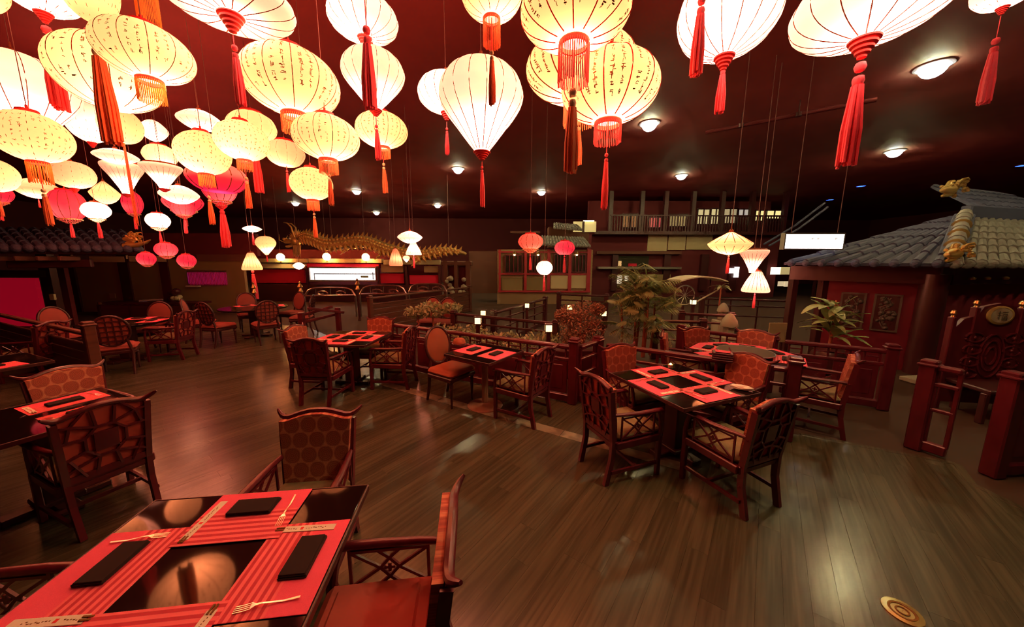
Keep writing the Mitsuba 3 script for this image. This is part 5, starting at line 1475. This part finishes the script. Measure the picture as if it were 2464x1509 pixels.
fbox(sk, 'countertop', 234, 728, 472, 734, WL - .95, .6, 'dark_wood')
for x_ in (238, 312, 390, 462):
    fbox(sk, 'upright', x_, 734, x_ + 6, 798, WL - .93, .05, 'dark_wood')
fbox(sk, 'knob', 236, 728, 241, 733, WL - 1.0, .05, 'brass')
a_ = pt(336, 724, WL - .6), pt(391, 721, WL - .6)
single('strip_light', P(tube([a_[0], (a_[0] + a_[1]) / 2, a_[1]], .032, 8), 'lens_white', emitter=glow(5, 5, 6, .3)), 'short white strip light lying on the service counter', 'strip light')
p = pt(418, 728, WL - .7)
fl = [('vase', P(lathe([(0, 0), (.09, 0), (.13, .08), (.10, .17), (.07, .2), (.09, .22)], 18), 'dark_wood', 40))]
fl += [('flower', P(ball(rng.uniform(.05, .09), rng.uniform(-.2, .22), rng.uniform(-.08, .08), .1 + rng.uniform(0, .14), n=1), 'leaf_pale', True)) for _ in range(6)]
fl += [('dark_foliage', P(cat([ball(rng.uniform(.06, .12), rng.uniform(-.16, .2), rng.uniform(-.05, .1), rng.uniform(.22, .42), n=1) for _ in range(9)]), 'dark_wood', 60))]
build('flower_arrangement', fl, mtx(*p), 'dark flower arrangement with pale blossoms at the end of the service counter', 'flowers')
vk = thing('violet_hanging', 'violet fringed cloth hanging with an added glow and bright top edge on the olive wall', 'hanging')
fbox(vk, 'cloth', 450, 656, 546, 684, WL - .05, .03, 'violet_cloth', glow(.13, .004, .05, .1))  # cloth is no lamp; its lit look is put in as glow
l, r, b, u = fpt(448, 652, 548, 688, WL - .1)
part(vk, 'rod', P(tube([[l, WL - .08, u], [(l + r) / 2, WL - .08, u], [r, WL - .08, u]], .016, 6), 'brass'))
part(vk, 'pleats', P(cat([tube([[x_, WL - .07, u - .04], [x_, WL - .07, b + .02]], .014, 5) for x_ in np.linspace(l + .05, r - .05, 26)]), 'violet_cloth'), kind='stuff')
fbox(wk, 'lamp_shelf', 446, 688, 476, 690.5, WL - .2, .12, 'cream')
q0, q1 = at(-40, 800, LOW), at(118, 776, LOW)
rk = thing('wall_partition', 'plain red wall panel with added glow at the left edge above the stair railing', 'wall panel')
fbox(rk, 'panel', -60, 669, 108, 790, 9.6, .1, 'wall_red', glow(.19, .0012, .008, .3))  # a wall, no lamp: the light on it is put in as glow
fbox(rk, 'header', -60, 650, 112, 667, 9.55, .16, 'wall_brown')
fbox(rk, 'side_post', 108, 600, 124, 800, 9.55, .16, 'dark_wood')
fbox(rk, 'switch_plate', 117, 708, 131, 722, 9.5, .05, 'plaster')
fbox(rk, 'boarding', 124, 640, 184, 800, 9.8, .1, 'wall_dark')

# tiled roof edge at the left
lr = thing('left_roof', 'dark tiled roof edge with a gilded ornament at the left above the red panel', 'roof')
A, B = pt(-70, 596, 7.6), pt(345, 599, 9.0)
roof_rows(lr, A, B, pt(300, 556, 10.6), pt(-110, 548, 9.4), 15, 5, .085, 'roof_tile_shaded')
part(lr, 'fascia', P(bar(A + [0, .10, -.09], B + [0, .10, -.09], .08, .10, c=.02), 'dark_wood'))
part(lr, 'eave_beam', P(bar(A + [0, .5, -.36], A + (B - A) * .5 + [0, .5, -.36], .14, .22, c=.02), 'dark_wood'))
for i in range(4):
    q_ = A + (B - A) * (i + .5) / 8 + np.array([0, .25, -.24])
    part(lr, 'rafter_end', P(cbox(.09, .4, .11, *q_, .015), 'wall_brown'))
part(lr, 'ridge_ornament', P(scroll(pt(318, 576, 8.9), .22), 'gold', 60), label='gilded beast at the roof corner')
part(lr, 'curled_tip', P(tube([pt(300, 592, 8.9), pt(330, 590, 8.9), pt(350, 584, 8.9), pt(362, 577, 8.9)], [.07, .06, .04, .015], 8), 'gold_dark', True))

# ------------------------------------------------------------------ plants
def frond(base, dirv, L, n, w, droop, mt='leaf_green'):
    """An arching frond: a midrib with n narrow leaflets a side."""
    base, dirv = np.array(base, float), np.array(dirv, float)
    dirv /= np.linalg.norm(dirv)
    tt_ = np.linspace(0, 1, 9)
    mid = base + np.outer(tt_ * L, dirv) + np.outer(tt_ ** 2 * L * droop, [0, 0, -1])
    vs, fs = [], []
    side = np.cross(dirv, [0, 0, 1.0])
    side /= np.linalg.norm(side) + 1e-9
    for i in range(n):
        f_ = 0.18 + 0.82 * (i + .5) / n
        c_ = np.array([np.interp(f_, tt_, mid[:, k]) for k in range(3)])
        tg = np.array([np.interp(min(f_ + .05, 1), tt_, mid[:, k]) for k in range(3)]) - c_
        tg /= np.linalg.norm(tg) + 1e-9
        ll = L * .42 * math.sin(math.pi * min(.95, .15 + f_ * .8)) + .03
        for s_ in (-1, 1):
            d_ = tg * .75 + side * s_ * .75 + np.array([0, 0, -.35 - .2 * rng.random()])
            d_ /= np.linalg.norm(d_)
            wv = np.cross(d_, [0.1, 0.2, 1.0])
            wv /= np.linalg.norm(wv)
            o_ = len(vs)
            vs += [c_, c_ + d_ * ll * .4 + wv * w, c_ + d_ * ll * .4 - wv * w, c_ + d_ * ll + np.array([0, 0, -.12 * ll])]
            fs += [[o_, o_ + 1, o_ + 2], [o_ + 1, o_ + 3, o_ + 2]]
    leaf = trimesh.Trimesh(np.array(vs), fs, process=False)
    return cat(leaf, tube(mid, np.linspace(.008, .003, 9), 5))


pb = pt(1538, 832, 6.1)
pk = thing('bamboo_palm', 'tall bamboo palm with reddish canes behind the railing right of the red bush', 'plant')
canes = []
for dx, top in ((-.30, 1.42), (-.08, 1.75), (-.02, 1.7), (.05, 1.62), (.22, 1.38), (.02, 1.85)):
    b_ = np.array([pb[0] + dx, 6.1 + rng.uniform(-.2, .2), LOW + .2])
    tp = b_ + [dx * .25, rng.uniform(-.1, .1), top - b_[2] - .2]
    pts_ = [b_, (b_ + tp) / 2 + [.02, 0, 0], tp]
    canes.append(tp)
    part(pk, 'cane', P(tube(pts_, [.026, .022, .018], 7), 'cane', True))
for c_ in canes:
    for j in range(18):
        a_ = rng.uniform(0, 6.28)
        up_ = rng.uniform(.1, 1.6)
        part(pk, 'frond', P(frond(c_ + [0, 0, rng.uniform(-.45, .05)], [math.cos(a_), math.sin(a_), up_], rng.uniform(.4, .62), 11, .015, rng.uniform(.15, .45)), 'leaf_green'))
for j in range(12):
    a_ = rng.uniform(0, 6.28)
    part(pk, 'frond', P(frond([pb[0] + rng.uniform(-.3, .4), 6.1, rng.uniform(.5, .9)], [math.cos(a_), math.sin(a_), .5], rng.uniform(.4, .6), 8, .012, .6), 'leaf_green'))


def leaf_cloud(c, r, n, size, squash=1.0):
    vs, fs = [], []
    for i in range(n):
        d = nrng.normal(size=3)
        d /= np.linalg.norm(d)
        q = np.array(c) + d * np.array(r) * (nrng.random() ** .4)
        a, b = nrng.normal(size=3), nrng.normal(size=3)
        a /= np.linalg.norm(a)
        b -= a * (a @ b)
        b /= np.linalg.norm(b)
        s = size * nrng.uniform(.6, 1.3)
        o = len(vs)
        vs += [q - a * s, q + b * s * .42, q + a * s, q - b * s * .42]
        fs += [[o, o + 1, o + 2], [o, o + 2, o + 3]]
    return trimesh.Trimesh(np.array(vs), fs, process=False)


rb_ = pt(1395, 775, 5.6)
k_ = thing('red_bush', 'feathery red leaved bush behind the middle railing', 'plant')
for dx, dz_, r_ in ((-.18, .1, .26), (.12, .12, .3), (0, -.1, .36), (.2, -.12, .26), (-.12, -.28, .22), (.3, .22, .14), (-.3, .12, .14)):
    part(k_, 'foliage', P(leaf_cloud((rb_[0] + dx, 5.6 + rng.uniform(-.1, .1), rb_[2] + dz_), (r_, r_, r_ * .8), 700, .024), 'leaf_red'), kind='stuff')
for j in range(9):
    a_ = rng.uniform(-.5, .5)
    part(k_, 'branch', P(tube([[rb_[0], 5.6, .2], [rb_[0] + a_ * .4, 5.6 + rng.uniform(-.1, .1), rb_[2] - .2], [rb_[0] + a_ * .9, 5.6 + rng.uniform(-.2, .2), rb_[2] + rng.uniform(.0, .25)]], [.018, .012, .006], 5), 'cane'))
part(k_, 'planter', P(cbox(.9, .5, .5, rb_[0], 5.6, .25, .02), 'dark_wood'))

for q, r_, lab in (((1005, 752), .24, 'pale shrub behind the middle railing, left of three beside the stairs'), ((1040, 745), .30, 'pale shrub behind the middle railing, tallest of three'), ((1085, 742), .22, 'pale shrub behind the middle railing, right of three')):
    c_ = pt(*q, 7.6)
    k_ = thing('pale_shrub', lab, 'plant', None)
    part(k_, 'foliage', P(leaf_cloud(c_, (r_ * 1.25, r_, r_ * .62), 420, .05), 'leaf_pale'), kind='stuff')
    part(k_, 'stem', P(tube([[c_[0], 7.6, LOW], [c_[0] + .02, 7.6, c_[2] * .5], list(c_)], .02, 5), 'cane'))
k_ = thing('flower_bed', 'low pale green planting seen through the middle railing', 'planting', kind='stuff')
part(k_, 'foliage', P(cat([leaf_cloud((x_, 6.3 + .5 * rng.random() - (x_ + 1) * .5, .48), (.35, .25, .22), 160, .05) for x_ in np.linspace(-1.4, .8, 8)]), 'leaf_pale'), kind='stuff')
single('rock', P(mv(trimesh.Trimesh(trimesh.creation.icosphere(3).vertices * (1 + .35 * (meshkit.noise(trimesh.creation.icosphere(3).vertices * 2.2, 5)[:, None] - .5)) * [.26, .2, .2], trimesh.creation.icosphere(3).faces, process=False), *(pt(1062, 766, 7.3) * [1, 1, 0] + [0, 0, .16])), 'stone', 60), 'grey rock among the pale shrubs behind the middle railing', 'rock')

# broad leaved plant before the red wall
bpn = pt(2000, 800, 5.7)
k_ = thing('broadleaf_plant', 'broad leaved plant before the left red wall behind the railing', 'plant')


def big_leaf(base, az, elev, L, w, droop):
    t_ = np.linspace(0, 1, 8)
    d_ = np.array([math.cos(az) * math.cos(elev), math.sin(az) * math.cos(elev), math.sin(elev)])
    mid = np.array(base) + np.outer(t_ * L, d_) + np.outer(t_ ** 2 * L * droop, [0, 0, -1])
    s_ = np.array([-math.sin(az), math.cos(az), 0])
    ww = w * np.sin(np.pi * np.clip(t_ * .94 + .03, 0, 1)) ** .8
    vs = np.vstack([mid + s_ * ww[:, None] + [0, 0, .01], mid, mid - s_ * ww[:, None] + [0, 0, .01]])
    fs = []
    for r in (0, 8):
        for i in range(7):
            fs += [[r + i, r + i + 1, r + i + 9], [r + i, r + i + 9, r + i + 8]]
    return trimesh.Trimesh(vs, fs, process=False)


for j in range(46):
    part(k_, 'leaf', P(big_leaf([bpn[0] + rng.uniform(-.08, .08), 5.7 + rng.uniform(-.08, .08), .62 + .018 * j * rng.uniform(.6, 1)], rng.uniform(0, 6.28), rng.uniform(.1, 1.1), rng.uniform(.3, .55), rng.uniform(.05, .09), rng.uniform(.2, .7)), 'leaf_green', True))
part(k_, 'stem', P(tube([[bpn[0], 5.7, .3], [bpn[0] + .02, 5.7, .8], [bpn[0], 5.7, 1.3]], [.03, .025, .012], 7), 'cane'))
part(k_, 'pot', P(mv(lathe([(.16, 0), (.22, .06), (.24, .35), (.20, .42), (.22, .45)], 20), bpn[0], 5.7, LOW), 'dark_wood', 40))

# ------------------------------------------------------------------ garden beyond the railing: rails, lamp posts, parasol
for (x0, y0), (x1, y1), h_, lab in (((1092, 752), (1338, 776), .80, 'garden bridge railing, nearer of two running right from the lit post lamps'), ((1188, 751), (1312, 717), .82, 'garden railing slanting back to the plaster house'), ((1345, 706), (1460, 711), .95, 'dark railing at the foot of the plaster house'), ((1578, 769), (1692, 772), .80, 'dark railing right of the bamboo palm'), ((1690, 716), (1900, 722), .95, 'dark railing behind the hourglass lanterns'), ((890, 716), (1130, 690), .95, 'dark boarded railing below the arched metal railings'), ((1640, 752), (1760, 757), .85, 'dark railing behind the stone lantern')):
    A, B = at(x0, y0, h_), at(x1, y1, h_)
    railing(A, B, h_, lab, style='open' if 'boarded' not in lab else 'board', posts=(1, 1), wood='dark_wood' if 'boarded' not in lab else 'dark_boards')
LP = [((1150, 771), 5.9, 'lower of two at the left on the nearest garden rail'), ((1163, 753), 7.2, 'upper one of two at the left, behind the middle railing'), ((1268, 735), 8.6, 'farthest one, below the small lobed white lantern'), ((1320, 789), 5.6, 'nearest one, left of the red bush'), ((1371, 739), 8.2, 'seen through the top of the red bush'), ((1452, 754), 7.4, 'between red bush and bamboo palm'), ((1668, 727), 8.6, 'right of the bamboo palm under the slanted pole')]
for q, Y, lab in LP:
    p = pt(*q, Y)
    s_ = .075
    lp_ = [('light_box', P(cbox(s_ * 1.5, s_ * 1.5, s_ * 1.5, c=.006), 'lens_white', emitter=glow(3.2, 2.2, .75, .15))), ('frame', P(cat([bx(.012, .012, s_ * 1.7, a * s_ * .78, b * s_ * .78, 0) for a in (-1, 1) for b in (-1, 1)] + [bx(s_ * 1.8, s_ * 1.8, .016, 0, 0, s_ * .86), bx(s_ * 1.6, s_ * 1.6, .016, 0, 0, -s_ * .86)]), 'dark_wood')), ('post', P(cbox(.07, .07, p[2] - s_ - LOW, 0, 0, -(p[2] - s_ - LOW) / 2 - s_ * .92), 'dark_wood'))]
    build('post_lamp', lp_, mtx(*p), f'small square lit post lamp, {lab}', 'lamp', 'square garden post lamps')
YP = 9.2
A = pt(1676, 674, YP)
cap = []
for i in range(13):
    f_ = -1 + i / 6
    cap.append((A[0] + .62 * f_, A[2] + .12 * (1 - f_ * f_)))
cm = prism([*cap, *[(x_, z_ - .03) for x_, z_ in cap[::-1]]], .8)
cm.apply_transform(trimesh.transformations.rotation_matrix(math.pi / 2, [1, 0, 0]))
pk = thing('rickshaw', 'rickshaw with a pale curved canvas hood and spoked wheel right of the bamboo palm', 'rickshaw')
part(pk, 'hood', P(mv(cm, 0, YP + .4, 0), 'canvas', 40))
for x_ in (-.5, .5):
    part(pk, 'pole', P(tube([[A[0] + x_, YP + .2, LOW], [A[0] + x_, YP + .2, A[2] + .02]], .02, 6), 'dark_wood'))
a_, b_ = pt(1674, 727, YP - .2), pt(1726, 699, YP - .2)
part(pk, 'shaft', P(tube([a_, (a_ + b_) / 2, b_], .02, 6), 'canvas'))
for j in range(10):
    az = rng.uniform(0, 6.28)
    q_ = pt(1735, 690, YP - .4)
    if j == 0:
        k_ = thing('leafy_plant', 'leafy plant beside the pale canvas hood', 'plant')
        part(k_, 'stem', P(tube([[q_[0], q_[1], LOW], [q_[0], q_[1], .6], list(q_)], .02, 5), 'cane'))
    part(k_, 'leaf', P(big_leaf(q_, az, rng.uniform(-.1, .9), rng.uniform(.22, .36), .04, .5), 'leaf_pale', True))
wl = pt(1648, 706, YP - .3)
wr = part(pk, 'wheel_rim', P(tube([[wl[0] + .26 * math.cos(t_), wl[1], wl[2] - .05 + .26 * math.sin(t_)] for t_ in np.linspace(0, 2 * math.pi, 24, endpoint=False)], .02, 6, closed=True), 'steel', True))
for i in range(10):
    part(wr, 'spoke', P(bar([wl[0], wl[1], wl[2] - .05], [wl[0] + .26 * math.cos(i * .628), wl[1], wl[2] - .05 + .26 * math.sin(i * .628)], .012), 'steel'))
part(pk, 'stand', P(cbox(.06, .06, wl[2] - .3, wl[0], wl[1] + .06, (wl[2] - .3) / 2), 'dark_wood'))
for q, Y, s_, lab in (((1755, 778), 6.8, .16, 'pale stone garden lantern behind the round turntable table'), ((1740, 745), 8.2, .13, 'smaller stone garden lantern behind the railing')):
    p = pt(*q, Y)
    build('stone_lantern', [('dome', P(mv(lathe([(0, .2), (.06, .17), (.13, .06), (.15, -.02), (.15, -.06), (0, -.06)], 20), s=s_ / .15), 'stone', 40)), ('lamp_house', P(cbox(.16, .16, .2, 0, 0, -.16, .02), 'stone')), ('plinth', P(cbox(.34, .34, p[2] - .26 - LOW, 0, 0, -.26 - (p[2] - .26 - LOW) / 2, .02), 'stone'))], mtx(*p), lab, 'stone lantern')
a_ = pt(1870, 800, 6.0)
build('menu_board', [('board', P(cbox(.32, .03, .36, 0, 0, a_[2], .006), 'plaster_dim')), ('leg', P(bx(.03, .03, a_[2], -.12, .03, a_[2] / 2), 'dark_wood')), ('leg', P(bx(.03, .03, a_[2], .12, .03, a_[2] / 2), 'dark_wood'))], mtx(a_[0], 6.0, LOW), 'plain brown board on two legs behind the right far chair of the round table', 'board')
